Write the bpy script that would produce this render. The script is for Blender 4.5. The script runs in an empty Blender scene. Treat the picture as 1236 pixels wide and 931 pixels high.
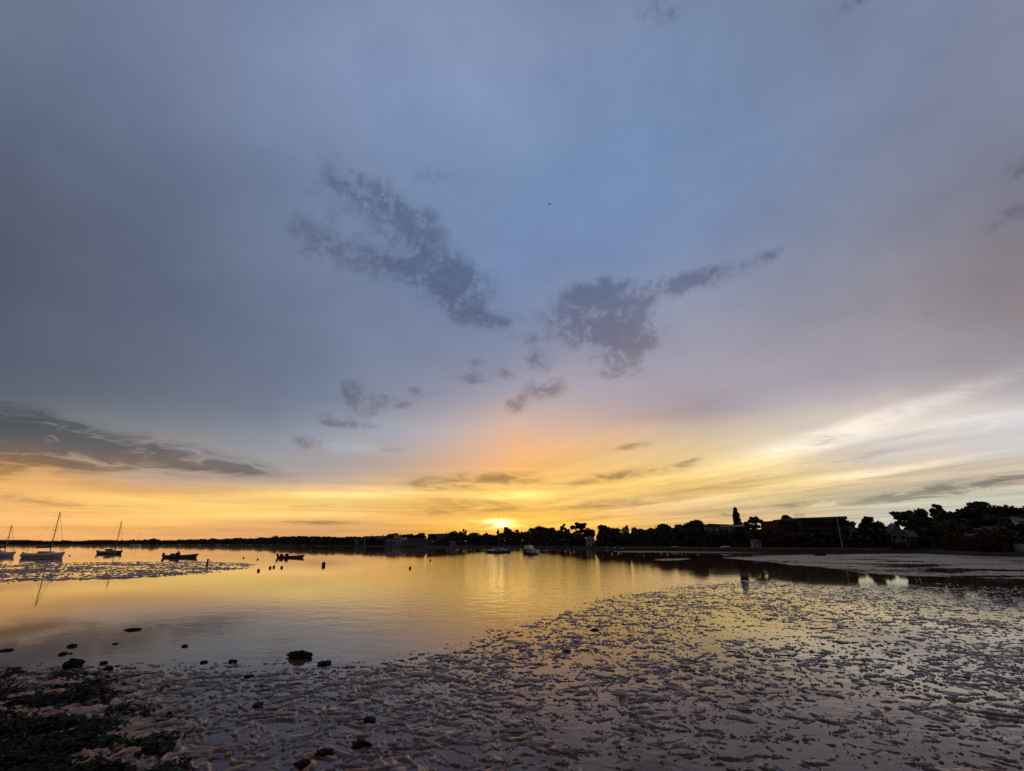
import bpy, bmesh, math, random
import numpy as np
from mathutils import Vector, Matrix

# ------------------------------------------------------------------ camera
W0, H0, F0, HORIZ = 1236.0, 931.0, 602.0, 655.5      # photograph's frame, focal length and horizon row
PITCH = math.atan((HORIZ - H0 / 2) / F0)
CAM_H = 2.5
CP, SP = math.cos(PITCH), math.sin(PITCH)
sc = bpy.context.scene
col = sc.collection
cam_data = bpy.data.cameras.new("camera")
cam = bpy.data.objects.new("camera", cam_data)
col.objects.link(cam)
cam.location = (0, 0, CAM_H)
cam.rotation_euler = (math.radians(90) + PITCH, 0, 0)
cam_data.sensor_width = 36.0
cam_data.lens = 36.0 * F0 / W0
cam_data.clip_start = 0.05
cam_data.clip_end = 60000
sc.camera = cam


def ray(u, v):
    a = (u - W0 / 2) / F0
    b = (H0 / 2 - v) / F0
    return a, CP - b * SP, SP + b * CP


def azel(u, v):
    x, y, z = ray(u, v)
    n = math.sqrt(x * x + y * y + z * z)
    return math.atan2(x, y), math.asin(z / n)


def px_of_dir(az, el):
    x, y, z = math.sin(az) * math.cos(el), math.cos(az) * math.cos(el), math.sin(el)
    fwd = y * CP + z * SP
    up = -y * SP + z * CP
    fwd = max(fwd, 0.05)
    return W0 / 2 + F0 * x / fwd, H0 / 2 - F0 * up / fwd


def ground(u, v, z=0.0):
    x, y, dz = ray(u, v)
    t = (z - CAM_H) / dz
    return Vector((x * t, y * t, z))


def point_at(u, v, Y):
    x, y, z = ray(u, v)
    t = Y / y
    return Vector((x * t, Y, CAM_H + z * t))


def lin(c):
    return tuple(((k / 255.0) / 12.92 if k / 255.0 <= 0.04045 else ((k / 255.0 + 0.055) / 1.055) ** 2.4) for k in c)


# ------------------------------------------------------------------ node maths helper
class S:
    """a float socket with operators"""
    nt = None

    def __init__(self, s):
        self.s = s

    @staticmethod
    def m(op, *args, clamp=False):
        n = S.nt.nodes.new("ShaderNodeMath")
        n.operation = op
        n.use_clamp = clamp
        for i, a in enumerate(args):
            if isinstance(a, S):
                S.nt.links.new(a.s, n.inputs[i])
            else:
                n.inputs[i].default_value = float(a)
        return S(n.outputs[0])

    def __add__(a, b): return S.m("ADD", a, b)
    def __radd__(a, b): return S.m("ADD", b, a)
    def __sub__(a, b): return S.m("SUBTRACT", a, b)
    def __rsub__(a, b): return S.m("SUBTRACT", b, a)
    def __mul__(a, b): return S.m("MULTIPLY", a, b)
    def __rmul__(a, b): return S.m("MULTIPLY", b, a)
    def __truediv__(a, b): return S.m("DIVIDE", a, b)


def smooth(x, a, b, lo=0.0, hi=1.0):
    n = S.nt.nodes.new("ShaderNodeMapRange")
    n.interpolation_type = "SMOOTHSTEP"
    S.nt.links.new(x.s, n.inputs[0])
    for i, k in enumerate((a, b, lo, hi)):
        n.inputs[i + 1].default_value = k
    return S(n.outputs[0])


def vec(x, y, z=0.0):
    n = S.nt.nodes.new("ShaderNodeCombineXYZ")
    for i, a in enumerate((x, y, z)):
        if isinstance(a, S):
            S.nt.links.new(a.s, n.inputs[i])
        else:
            n.inputs[i].default_value = a
    return n.outputs[0]


def noise(v, scale=1.0, detail=4.0, rough=0.55, distort=0.0, dim="2D"):
    n = S.nt.nodes.new("ShaderNodeTexNoise")
    n.noise_dimensions = dim
    S.nt.links.new(v, n.inputs["Vector"])
    n.inputs["Scale"].default_value = scale
    n.inputs["Detail"].default_value = detail
    n.inputs["Roughness"].default_value = rough
    n.inputs["Distortion"].default_value = distort
    return S(n.outputs[0])


def mix(fac, a, b, blend="MIX"):
    n = S.nt.nodes.new("ShaderNodeMix")
    n.data_type = "RGBA"
    n.blend_type = blend
    n.clamp_factor = True
    for idx, k in ((0, fac), (6, a), (7, b)):
        if isinstance(k, S):
            S.nt.links.new(k.s, n.inputs[idx])
        elif isinstance(k, (int, float)):
            n.inputs[idx].default_value = k
        elif isinstance(k, tuple):
            n.inputs[idx].default_value = (*k[:3], 1.0)
        else:
            S.nt.links.new(k, n.inputs[idx])
    return n.outputs[2]


# ------------------------------------------------------------------ sky
SUN_AZ, SUN_EL = azel(604, 632)
US = [0, 110, 206, 309, 412, 515, 618, 720, 824, 930, 1030, 1130, 1236]
SKY = {   # sky colours (display sRGB) by row and column: cloud sheet lit from below by the sunset
    0:   [(108,118,142),(112,124,150),(116,128,156),(122,137,168),(126,143,175),(130,146,178),(132,146,177),(128,142,172),(121,137,167),(118,134,163),(120,133,160),(124,134,160),(126,134,160)],
    100: [(94,104,128),(104,115,141),(112,123,150),(121,135,166),(126,143,178),(129,147,182),(129,147,182),(123,142,177),(117,138,172),(118,135,167),(121,134,163),(126,134,160),(128,133,156)],
    200: [(86,94,114),(90,100,122),(98,110,135),(108,123,151),(117,134,166),(121,143,178),(121,144,181),(117,142,180),(114,139,178),(117,136,170),(124,135,162),(128,132,152),(120,124,142)],
    300: [(82,87,105),(86,93,112),(100,111,134),(106,120,145),(112,127,156),(114,134,168),(115,138,177),(117,139,178),(120,139,175),(126,137,165),(134,138,156),(134,132,144),(128,122,131)],
    350: [(82,88,106),(88,96,115),(98,108,130),(105,117,142),(112,125,153),(114,130,162),(118,138,174),(128,143,174),(136,146,172),(140,144,164),(146,145,158),(146,138,146),(140,130,136)],
    400: [(83,90,108),(92,100,119),(99,109,130),(106,117,141),(113,124,151),(119,131,160),(126,139,169),(140,146,168),(150,152,170),(155,153,168),(157,152,163),(154,148,155),(149,142,148)],
    450: [(84,90,105),(92,100,116),(101,109,128),(107,117,139),(116,127,152),(128,136,160),(146,147,168),(168,162,174),(171,164,177),(164,157,170),(159,152,164),(158,151,160),(160,153,160)],
    480: [(97,105,118),(99,106,120),(105,112,128),(110,119,139),(117,128,150),(140,146,166),(172,163,170),(182,166,172),(162,153,165),(157,149,160),(164,156,164),(172,163,164),(178,170,168)],
    510: [(118,122,128),(120,125,132),(118,125,138),(117,126,144),(140,149,168),(170,170,180),(204,172,158),(198,168,158),(163,149,154),(178,165,166),(214,200,184),(212,202,190),(196,198,206)],
    535: [(150,140,128),(146,140,135),(138,138,142),(140,146,158),(158,164,175),(178,170,172),(229,172,128),(226,178,140),(212,192,162),(216,202,178),(210,203,192),(190,184,182),(182,178,176)],
    555: [(205,155,100),(190,158,120),(170,150,135),(155,152,155),(164,161,165),(190,164,150),(242,176,108),(240,190,122),(236,202,138),(222,200,158),(196,184,174),(200,186,170),(202,188,168)],
    575: [(232,175,105),(215,168,115),(188,165,145),(176,158,146),(170,160,158),(205,165,125),(250,188,88),(246,194,98),(238,198,122),(232,204,146),(222,200,158),(210,192,160),(196,182,162)],
    590: [(240,182,105),(240,180,105),(226,170,112),(229,176,115),(216,178,138),(250,208,96),(255,228,96),(252,214,102),(240,196,112),(226,194,132),(210,192,158),(196,184,164),(182,178,168)],
    600: [(242,180,90),(248,190,92),(251,200,95),(252,208,95),(250,212,95),(252,204,88),(255,232,90),(250,206,96),(226,186,115),(214,184,134),(206,190,162),(200,192,172),(196,192,176)],
    615: [(243,180,88),(248,186,90),(250,194,92),(248,196,92),(240,188,92),(228,172,88),(252,190,58),(240,180,84),(216,176,112),(212,186,140),(208,196,170),(206,200,180),(204,200,182)],
    632: [(239,172,84),(243,176,84),(246,182,86),(238,176,86),(224,168,92),(240,178,72),(255,208,48),(250,196,66),(240,188,94),(212,182,132),(194,186,168),(196,192,176),(200,198,182)],
    650: [(232,162,80),(234,164,80),(235,166,82),(226,160,86),(214,158,94),(236,168,66),(252,184,36),(246,184,58),(236,182,90),(204,180,140),(186,180,166),(190,186,174),(194,190,178)],
}
for _r in (600, 615, 632, 650):
    SKY[_r] = [(min(255, r + 3), min(255, g + 8), b + (26 if b < 120 else 0)) if not 500 < US[i] < 660 else (r, min(255, g + 5), b + 16) for i, (r, g, b) in enumerate(SKY[_r])]
for _r, _c in ((510, {6: (212,180,166), 7: (202,172,160)}), (535, {6: (231,180,140), 7: (226,184,148)}), (555, {6: (240,180,120), 7: (237,192,132)}),
               (575, {5: (212,170,132), 6: (247,188,108), 7: (242,196,118)}), (590, {3: (236, 188, 124), 4: (232, 196, 146), 5: (248, 206, 126), 6: (252,208,114), 7: (246,202,118)}),
               (600, {2: (252, 208, 112), 3: (254, 216, 122), 4: (255, 226, 132), 5: (246,196,110), 6: (253,212,112), 7: (245,200,116)}), (615, {5: (228,174,104), 6: (246,188,92), 7: (238,182,100)}),
               (632, {5: (238,178,92), 6: (250,198,82), 7: (246,190,90)}), (650, {5: (234,168,82), 6: (242,178,74), 7: (240,178,84)})):
    for _i, _k in _c.items():
        SKY[_r][_i] = _k
for _r in (615, 632, 650):
    for _i in range(9, 13):
        SKY[_r][_i] = (SKY[_r][_i][0], SKY[_r][_i][1], min(255, SKY[_r][_i][2] + 10))
for _r in (480, 510, 535, 555, 575):
    for _i in range(9, 13):
        SKY[_r][_i] = tuple(min(255, k + 12) for k in SKY[_r][_i])
ROWS = sorted(SKY)
TAB = np.array([[lin(c) for c in SKY[r]] for r in ROWS])


def table(u, v):
    u = min(max(u, 0), 1236)
    v = min(max(v, 0), 650)
    row = np.array([[np.interp(u, US, TAB[i, :, k]) for k in range(3)] for i in range(len(ROWS))])
    return np.array([np.interp(v, ROWS, row[:, k]) for k in range(3)])


def world():
    w = bpy.data.worlds.new("World")
    sc.world = w
    w.use_nodes = True
    nt = w.node_tree
    nt.nodes.clear()
    S.nt = nt
    out = nt.nodes.new("ShaderNodeOutputWorld")
    bg = nt.nodes.new("ShaderNodeBackground")
    nt.links.new(bg.outputs[0], out.inputs[0])
    tc = nt.nodes.new("ShaderNodeTexCoord")
    sep = nt.nodes.new("ShaderNodeSeparateXYZ")
    nt.links.new(tc.outputs["Generated"], sep.inputs[0])
    X, Y, Z = (S(sep.outputs[i]) for i in range(3))
    az = S.m("ARCTAN2", X, Y) * (180 / math.pi)
    el = S.m("ARCSINE", S.m("MINIMUM", S.m("MAXIMUM", Z, -1.0), 1.0)) * (180 / math.pi)
    elp = S.m("MAXIMUM", el, 0.0)
    # flat cloud-sheet coordinates: streaks run towards one point of the horizon
    zz = S.m("MAXIMUM", Z, 0.0) + 0.045
    px, py = X / zz, Y / zz
    va = math.radians(-24)
    t_al = px * math.sin(va) + py * math.cos(va)
    s_ac = px * math.cos(va) - py * math.sin(va)
    streak = noise(vec(s_ac, t_al * 0.16), 1.35, 6.0, 0.62, 0.35)
    streak2 = noise(vec(s_ac * 1.0 + 7.0, t_al * 0.30 + 3.0), 0.55, 4.0, 0.5, 0.6)
    band2 = noise(vec(az * 0.055 + 2.0, el * 1.9 + S.m("MULTIPLY", az, -0.035)), 1.0, 6.0, 0.68, 0.5)
    band = noise(vec(az * 0.030 + 4.0, el * 0.62), 1.0, 5.0, 0.6, 0.7)
    soft = noise(vec(az * 0.05, el * 0.07 + 9.0), 1.0, 3.0, 0.5, 0.4)
    # domain warp of the colour field
    warp_amt = smooth(elp, 0.0, 12.0, 0.5, 2.4)
    el_w = S.m("MAXIMUM", elp + (streak - 0.5) * warp_amt * smooth(az, -12.0, 16.0, 0.25, 1.5) + (soft - 0.5) * warp_amt * 1.8, 0.0)
    az_w = az + (soft - 0.5) * 9.0
    fac = S.m("POWER", el_w / 90.0, 0.5)
    els = [0, .4, .9, 1.5, 2.2, 3, 3.9, 4.9, 5.6, 6.4, 7.3, 8.4, 9.6, 11, 12.8, 14.8, 17, 20, 23.5, 27.5, 32, 37, 42, 48, 54]
    azs = list(range(-56, 57, 7))
    chain = None
    for i, a in enumerate(azs):
        r = nt.nodes.new("ShaderNodeValToRGB")
        nt.links.new(fac.s, r.inputs[0])
        cr = r.color_ramp
        cr.interpolation = "LINEAR"
        while len(cr.elements) > 1:
            cr.elements.remove(cr.elements[-1])
        for k, e in enumerate(els):
            c = table(*px_of_dir(math.radians(a), math.radians(e)))
            p = math.sqrt(e / 90.0)
            if k == 0:
                cr.elements[0].position = p
                elem = cr.elements[0]
            else:
                elem = cr.elements.new(p)
            elem.color = (*c, 1)
        elem = cr.elements.new(1.0)
        elem.color = (*lin((86, 80, 86)), 1)
        if chain is None:
            chain = r.outputs[0]
        else:
            f = S.m("MULTIPLY", az_w - azs[i - 1], 1 / 7.0, clamp=True)
            chain = mix(f, chain, r.outputs[0])
    # the sky behind the camera, away from the sunset
    back = smooth(S.m("ABSOLUTE", az), 56.0, 100.0)
    chain = mix(back, chain, lin((90, 82, 82)))
    # streaks in the low cloud sheet
    amp = smooth(elp, 3.0, 20.0, 1.0, 0.16)
    side = smooth(az, -12.0, 16.0, 0.10, 0.9)
    st = (streak - 0.5) * side * 1.2 + (streak2 - 0.5) * side * 0.6 + (band - 0.5) * smooth(elp, 3.0, 12.0, 0.75, 0.12) + (band2 - 0.5) * smooth(elp, 2.0, 9.0, 0.95, 0.0)
    dark = S.m("MULTIPLY", st * -1.6, amp, clamp=True)
    lite = S.m("MULTIPLY", st * 1.5, amp, clamp=True)
    c = mix(dark, chain, mix(1.0, chain, (0.55, 0.48, 0.55), "MULTIPLY"))
    c = mix(lite, c, mix(1.0, c, (1.45, 1.45, 1.4), "MULTIPLY"))

    # cloud puffs: soft bodies (px centre, half sizes, tilt, weight) broken up by noise
    def blobs(lst, spread=1.0):
        D = None
        for (u, v, ru, rv, tilt, wgt) in lst:
            wgt *= 1.08 if spread > 1 and v > 425 else 1.0
            a0, e0 = azel(u, v)
            a1, e1 = azel(u + 4, v)
            a2, e2 = azel(u, v - 4)
            ce = math.cos(e0)
            rx = math.degrees((a1 - a0) * ce) / 4 * ru * spread
            ry = math.degrees(e2 - e0) / 4 * rv * spread
            a0, e0, th = math.degrees(a0), math.degrees(e0), math.radians(tilt)
            dx, dy = (az - a0) * ce, el - e0
            p = (dx * math.cos(th) + dy * math.sin(th)) / rx
            q = (dy * math.cos(th) - dx * math.sin(th)) / ry
            g = S.m("EXPONENT", (p * p + q * q) * -1.0) * wgt
            D = g if D is None else D + g
        return D
    nv = vec(az, el * 1.25)
    n1 = smooth(noise(nv, 0.36, 7.0, 0.62, 0.3), 0.26, 0.74)
    n2 = smooth(noise(vec(az * 0.35, el * 1.6), 0.75, 7.0, 0.66, 0.5), 0.22, 0.78)
    puffs = blobs([
        (430, 235, 75, 40, -10, 0.72), (380, 295, 50, 26, -25, 0.62), (505, 305, 42, 32, -30, 1.0), (562, 333, 40, 22, -28, 1.0),
        (530, 215, 40, 14, -10, 0.5), (450, 318, 60, 20, -12, 0.6), (550, 372, 34, 14, -6, 0.85), (590, 388, 32, 13, 4, 1.0),
        (735, 395, 62, 34, 8, 1.05), (720, 352, 30, 18, 10, 0.85), (800, 347, 46, 12, 8, 0.85), (868, 331, 48, 14, 6, 0.95),
        (932, 307, 18, 9, 0, 0.75), (748, 446, 24, 13, 10, 1.0), (650, 437, 18, 13, -30, 0.9), (572, 457, 20, 10, -5, 1.0),
        (655, 472, 32, 13, 12, 0.95), (618, 490, 13, 9, -20, 0.9), (612, 452, 14, 7, -20, 0.7), (424, 476, 20, 18, -40, 0.95),
        (462, 483, 14, 9, 0, 0.85), (490, 490, 16, 5, 5, 0.8), (520, 477, 26, 6, 10, 0.55), (575, 437, 16, 6, 0, 0.6),
        (372, 534, 22, 9, -10, 0.9), (425, 513, 34, 5, 0, 0.8), (465, 543, 28, 5, 6, 0.65), (270, 335, 18, 12, 0, 0.5), (1117, 384, 16, 10, 0, 0.55),
        (1030, 2, 26, 12, 0, 0.9), (795, 12, 34, 20, -20, 0.75), (1232, 205, 26, 20, 20, 0.9), (1215, 265, 60, 16, 18, 0.7),
        (395, 505, 14, 7, -10, .7), (440, 500, 16, 6, 8, .7), (500, 470, 12, 5, 0, .6), (700, 372, 50, 24, 10, .7), (760, 412, 40, 16, 5, .8), (640, 410, 20, 9, -10, .5), (480, 250, 60, 14, -15, .6), (540, 350, 24, 14, -20, .7), (105, 72, 10, 8, 0, .45), (660, 300, 24, 8, 0, .45)], 1.15)
    n1b = noise(vec(az + 31.0, el * 1.25), 1.35, 7.0, 0.66, 0.25)
    body = smooth(puffs * (0.35 + 0.65 * n1), 0.12, 1.15)
    torn = smooth(puffs * (0.75 * n1 + 1.05 * n1b - 0.10), 0.26, 1.05)
    warm = smooth(elp, 9.0, 22.0)
    ctint = mix(warm, (0.54, 0.44, 0.40), (0.46, 0.44, 0.50))
    ct = mix(1.0, c, ctint, "MULTIPLY")
    c = mix(S.m("ADD", body * 0.22, torn * 0.52, clamp=True), c, ct)
    mott = (noise(vec(az * 0.07 + 1.0, el * 0.12), 1.0, 7.0, 0.6, 0.15) - 0.5) * smooth(elp, 8.0, 24.0)
    c = mix(S.m("MULTIPLY", mott, -0.9, clamp=True), c, mix(1.0, c, (0.62, 0.62, 0.68), "MULTIPLY"))
    c = mix(S.m("MULTIPLY", mott, 0.9, clamp=True), c, mix(1.0, c, (1.4, 1.34, 1.28), "MULTIPLY"))
    streaks = blobs([
        (50, 536, 120, 33, -9, 1.35), (200, 550, 125, 19, -5, 1.15), (-60, 530, 110, 48, 0, 1.5), (285, 565, 62, 7, -2, 0.9),
        (545, 583, 80, 13, 4, 0.9), (620, 578, 40, 7, 3, 0.8), (740, 575, 75, 7, 6, 0.95), (765, 538, 24, 6, 10, 0.85), (830, 558, 22, 5, 10, .8),
        (995, 531, 46, 7, 3, 0.95), (1190, 584, 110, 10, 6, 1.0), (1090, 600, 110, 6, 6, 0.9), (970, 608, 90, 4, 5, .8),
        (70, 606, 110, 7, -3, 0.6), (375, 610, 30, 4, 0, 0.8), (380, 631, 70, 4, 0, 0.7), (560, 603, 70, 8, 3, 0.6), (700, 628, 70, 3, 4, 0.85), (560, 616, 80, 8, 4, .7),
        (740, 608, 120, 9, 3, 0.75), (880, 622, 70, 4, 3, .7), (1000, 560, 140, 9, 8, .5)])
    sa = smooth(streaks * (0.18 + 1.3 * n2), 0.12, 1.25)
    c = mix(sa * 0.95, c, mix(1.0, c, (0.42, 0.42, 0.46), "MULTIPLY"))
    lights = blobs([(850, 572, 120, 6, 8, 1.0), (960, 586, 150, 6, 7, .9), (1010, 520, 150, 9, 12, .7), (1150, 476, 190, 13, 13, .7), (1190, 508, 140, 17, 8, .8), (900, 597, 100, 4, 5, .8), (720, 588, 120, 4, 5, .7),
                    (430, 597, 120, 4, 2, .9), (180, 602, 130, 7, 2, .6), (960, 545, 110, 8, 11, .7), (660, 573, 60, 4, 8, .7), (420, 620, 110, 4, 2, .7), (1100, 565, 110, 4, 8, .6), (425, 540, 60, 10, -4, .6)])
    la = smooth(lights * (0.45 + 0.75 * n2), 0.02, 1.1)
    c = mix(la * 0.62, c, mix(1.0, c, (1.5, 1.52, 1.52), "MULTIPLY"))
    # the veiled sun and the bright slit above it
    glow = blobs([(606, 634, 42, 6, 0, 1.0), (602, 632, 14, 4, 0, 6.5), (626, 598, 55, 5, 1, 0.8), (520, 597, 130, 4, -3, .3), (604, 632, 100, 20, 0, .12)])
    cut = smooth(n2 * 0.5 + band2 * 0.5, 0.32, 0.60, 0.12, 1.0)
    add = nt.nodes.new("ShaderNodeMix")
    add.data_type = "RGBA"
    add.blend_type = "ADD"
    add.inputs[0].default_value = 1.0
    nt.links.new(c, add.inputs[6])
    gl = mix(1.0, vec(glow * cut, glow * cut, glow * cut), (0.60, 0.37, 0.13), "MULTIPLY")
    nt.links.new(gl, add.inputs[7])
    # clear air through the thin places of the cloud sheet
    sky = nt.nodes.new("ShaderNodeTexSky")
    sky.sky_type = "NISHITA"
    sky.sun_disc = False
    sky.sun_elevation = SUN_EL
    sky.sun_rotation = SUN_AZ
    air = mix(1.0, sky.outputs[0], (0.05, 0.05, 0.05), "MULTIPLY")
    final = mix(0.04, add.outputs[2], air)
    nt.links.new(final, bg.inputs[0])
    bg.inputs[1].default_value = 1.0
    w.cycles.sampling_method = "MANUAL"
    w.cycles.sample_map_resolution = 512


world()
sun_d = bpy.data.lights.new("sun", "SUN")
sun_d.energy = 0.005
sun_d.angle = math.radians(8)
sun_d.color = (1.0, 0.55, 0.2)
sun = bpy.data.objects.new("sun", sun_d)
col.objects.link(sun)
sun.rotation_euler = (-Vector((math.sin(SUN_AZ) * math.cos(SUN_EL), math.cos(SUN_AZ) * math.cos(SUN_EL), math.sin(SUN_EL)))).to_track_quat("-Z", "Y").to_euler()

sc.view_settings.view_transform = "Standard"
sc.view_settings.look = "None"
sc.view_settings.exposure = 0.06
sc.view_settings.gamma = 1.0
sc.render.engine = "CYCLES"
sc.cycles.use_denoising = True
sc.cycles.max_bounces = 5
sc.cycles.sample_clamp_indirect = 4.0

# ------------------------------------------------------------------ helpers
RNG = random.Random(7)


def material(name, color, rough=0.7, spec=0.4, var=0.0, scale=2.0, metal=0.0, bump=0.0, bscale=20.0, coat=0.0):
    m = bpy.data.materials.new(name)
    m.use_nodes = True
    nt = m.node_tree
    S.nt = nt
    b = nt.nodes["Principled BSDF"]
    b.inputs["Base Color"].default_value = (*color, 1)
    b.inputs["Roughness"].default_value = rough
    b.inputs["Specular IOR Level"].default_value = spec
    b.inputs["Metallic"].default_value = metal
    b.inputs["Coat Weight"].default_value = coat
    tc = nt.nodes.new("ShaderNodeTexCoord")
    if var > 0:
        n = noise(tc.outputs["Object"], scale, 5, 0.6, dim="3D")
        lo = tuple(k * (1 - var) for k in color)
        hi = tuple(min(1, k * (1 + var)) for k in color)
        nt.links.new(mix(smooth(n, 0.3, 0.7), lo, hi), b.inputs["Base Color"])
    if bump > 0:
        n = noise(tc.outputs["Object"], bscale, 5, 0.6, dim="3D")
        bp = nt.nodes.new("ShaderNodeBump")
        bp.inputs["Strength"].default_value = 1.0
        bp.inputs["Distance"].default_value = bump
        nt.links.new(n.s, bp.inputs["Height"])
        nt.links.new(bp.outputs[0], b.inputs["Normal"])
    return m


class MB:
    """collects shapes for ONE mesh object"""

    def __init__(self):
        self.v, self.f = [], []

    def add(self, vs, fs):
        o = len(self.v)
        self.v += [tuple(p) for p in vs]
        self.f += [tuple(i + o for i in f) for f in fs]
        return self

    def box(self, x0, x1, y0, y1, z0, z1):
        vs = [(x, y, z) for z in (z0, z1) for y in (y0, y1) for x in (x0, x1)]
        return self.add(vs, [(0, 2, 3, 1), (4, 5, 7, 6), (0, 1, 5, 4), (2, 6, 7, 3), (0, 4, 6, 2), (1, 3, 7, 5)])

    def tube(self, pts, r0, r1=None, n=8, cap=True):
        r1 = r0 if r1 is None else r1
        pts = [Vector(p) for p in pts]
        k = len(pts)
        vs, fs = [], []
        for i, p in enumerate(pts):
            t = (pts[min(i + 1, k - 1)] - pts[max(i - 1, 0)]).normalized()
            a = Vector((0, 0, 1)) if abs(t.z) < 0.9 else Vector((1, 0, 0))
            e1 = t.cross(a).normalized()
            e2 = t.cross(e1)
            r = r0 + (r1 - r0) * i / max(1, k - 1)
            for j in range(n):
                th = 2 * math.pi * j / n
                vs.append(p + e1 * math.cos(th) * r + e2 * math.sin(th) * r)
        for i in range(k - 1):
            for j in range(n):
                fs.append((i * n + j, i * n + (j + 1) % n, (i + 1) * n + (j + 1) % n, (i + 1) * n + j))
        if cap:
            fs.append(tuple(range(n - 1, -1, -1)))
            fs.append(tuple((k - 1) * n + j for j in range(n)))
        return self.add(vs, fs)

    def prism(self, prof, y0, y1):
        """profile in x,z extruded along y"""
        n = len(prof)
        vs = [(x, y0, z) for x, z in prof] + [(x, y1, z) for x, z in prof]
        fs = [tuple(range(n)), tuple(range(2 * n - 1, n - 1, -1))]
        fs += [(i, i + n, (i + 1) % n + n, (i + 1) % n) for i in range(n)]
        return self.add(vs, fs)

    def lathe(self, prof, n=12, c=(0, 0, 0)):
        """profile of (radius, z)"""
        vs, fs = [], []
        for r, z in prof:
            for j in range(n):
                th = 2 * math.pi * j / n
                vs.append((c[0] + r * math.cos(th), c[1] + r * math.sin(th), c[2] + z))
        for i in range(len(prof) - 1):
            for j in range(n):
                fs.append((i * n + j, i * n + (j + 1) % n, (i + 1) * n + (j + 1) % n, (i + 1) * n + j))
        fs.append(tuple(range(n - 1, -1, -1)))
        fs.append(tuple((len(prof) - 1) * n + j for j in range(n)))
        return self.add(vs, fs)

    def build(self, name, mat, parent=None, smooth_=False, recalc=True):
        me = bpy.data.meshes.new(name)
        me.from_pydata(self.v, [], self.f)
        if recalc:
            bm = bmesh.new()
            bm.from_mesh(me)
            bmesh.ops.recalc_face_normals(bm, faces=bm.faces)
            bm.to_mesh(me)
            bm.free()
        if smooth_:
            me.polygons.foreach_set("use_smooth", [True] * len(me.polygons))
        me.materials.append(mat)
        o = bpy.data.objects.new(name, me)
        col.objects.link(o)
        if parent:
            o.parent = parent
        return o


def grid_mesh(name, P, mat, keep=None, smooth_=True):
    """P: rows x cols x 3 array"""
    nr, nc = P.shape[:2]
    idx = np.arange(nr * nc).reshape(nr, nc)
    F = np.stack([idx[:-1, :-1], idx[:-1, 1:], idx[1:, 1:], idx[1:, :-1]], -1).reshape(-1, 4)
    if keep is not None:
        F = F[keep.reshape(-1)]
    used = np.unique(F)
    remap = np.zeros(nr * nc, dtype=np.int64)
    remap[used] = np.arange(len(used))
    V = P.reshape(-1, 3)[used]
    F = remap[F]
    me = bpy.data.meshes.new(name)
    me.vertices.add(len(V))
    me.vertices.foreach_set("co", V.astype(np.float32).reshape(-1))
    me.loops.add(F.size)
    me.loops.foreach_set("vertex_index", F.reshape(-1).astype(np.int32))
    me.polygons.add(len(F))
    me.polygons.foreach_set("loop_start", np.arange(0, F.size, 4, dtype=np.int32))
    me.polygons.foreach_set("use_smooth", np.full(len(F), smooth_))
    me.update()
    me.validate()
    me.materials.append(mat)
    o = bpy.data.objects.new(name, me)
    col.objects.link(o)
    return o


def faces_mesh(name, C, A, B, mat, parent=None):
    """many loose quads: centres C, half axes A and B"""
    V = np.stack([C - A - B, C + A - B, C + A + B, C - A + B], 1).reshape(-1, 3)
    n = len(C)
    me = bpy.data.meshes.new(name)
    me.vertices.add(4 * n)
    me.vertices.foreach_set("co", V.astype(np.float32).reshape(-1))
    me.loops.add(4 * n)
    me.loops.foreach_set("vertex_index", np.arange(4 * n, dtype=np.int32))
    me.polygons.add(n)
    me.polygons.foreach_set("loop_start", np.arange(0, 4 * n, 4, dtype=np.int32))
    me.update()
    me.validate()
    me.materials.append(mat)
    if parent == "mesh":
        return me
    o = bpy.data.objects.new(name, me)
    col.objects.link(o)
    return o


def tag(o, label=None, cat=None, group=None, kind=None):
    if label: o["label"] = label
    if cat: o["category"] = cat
    if group: o["group"] = group
    if kind: o["kind"] = kind
    return o


def empty(name, loc, rz=0.0, s=1.0):
    o = bpy.data.objects.new(name, None)
    o.empty_display_size = 0.3
    o.location = loc
    o.rotation_euler = (0, 0, rz)
    o.scale = (s, s, s)
    col.objects.link(o)
    return o


def copy_tree(o, parent=None):
    c = o.copy()
    col.objects.link(c)
    if parent:
        c.parent = parent
    for ch in list(o.children):
        copy_tree(ch, c)
    return c


# numpy gradient noise
def _hash(ix, iy, seed):
    h = (ix.astype(np.int64) * 374761393 + iy.astype(np.int64) * 668265263 + seed * 1442695041) & 0xFFFFFFFF
    h = ((h ^ (h >> 13)) * 1274126177) & 0xFFFFFFFF
    return (h ^ (h >> 16)) & 0xFFFF


def perlin(x, y, seed=0):
    ix, iy = np.floor(x), np.floor(y)
    fx, fy = x - ix, y - iy
    ux, uy = fx * fx * fx * (fx * (fx * 6 - 15) + 10), fy * fy * fy * (fy * (fy * 6 - 15) + 10)

    def g(a, b):
        th = _hash(ix + a, iy + b, seed) * (2 * math.pi / 65536)
        return np.cos(th) * (fx - a) + np.sin(th) * (fy - b)
    n0 = g(0, 0) * (1 - ux) + g(1, 0) * ux
    n1 = g(0, 1) * (1 - ux) + g(1, 1) * ux
    return (n0 * (1 - uy) + n1 * uy) * 1.5


def sstep(x, a, b):
    t = np.clip((x - a) / (b - a), 0, 1)
    return t * t * (3 - 2 * t)


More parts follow.
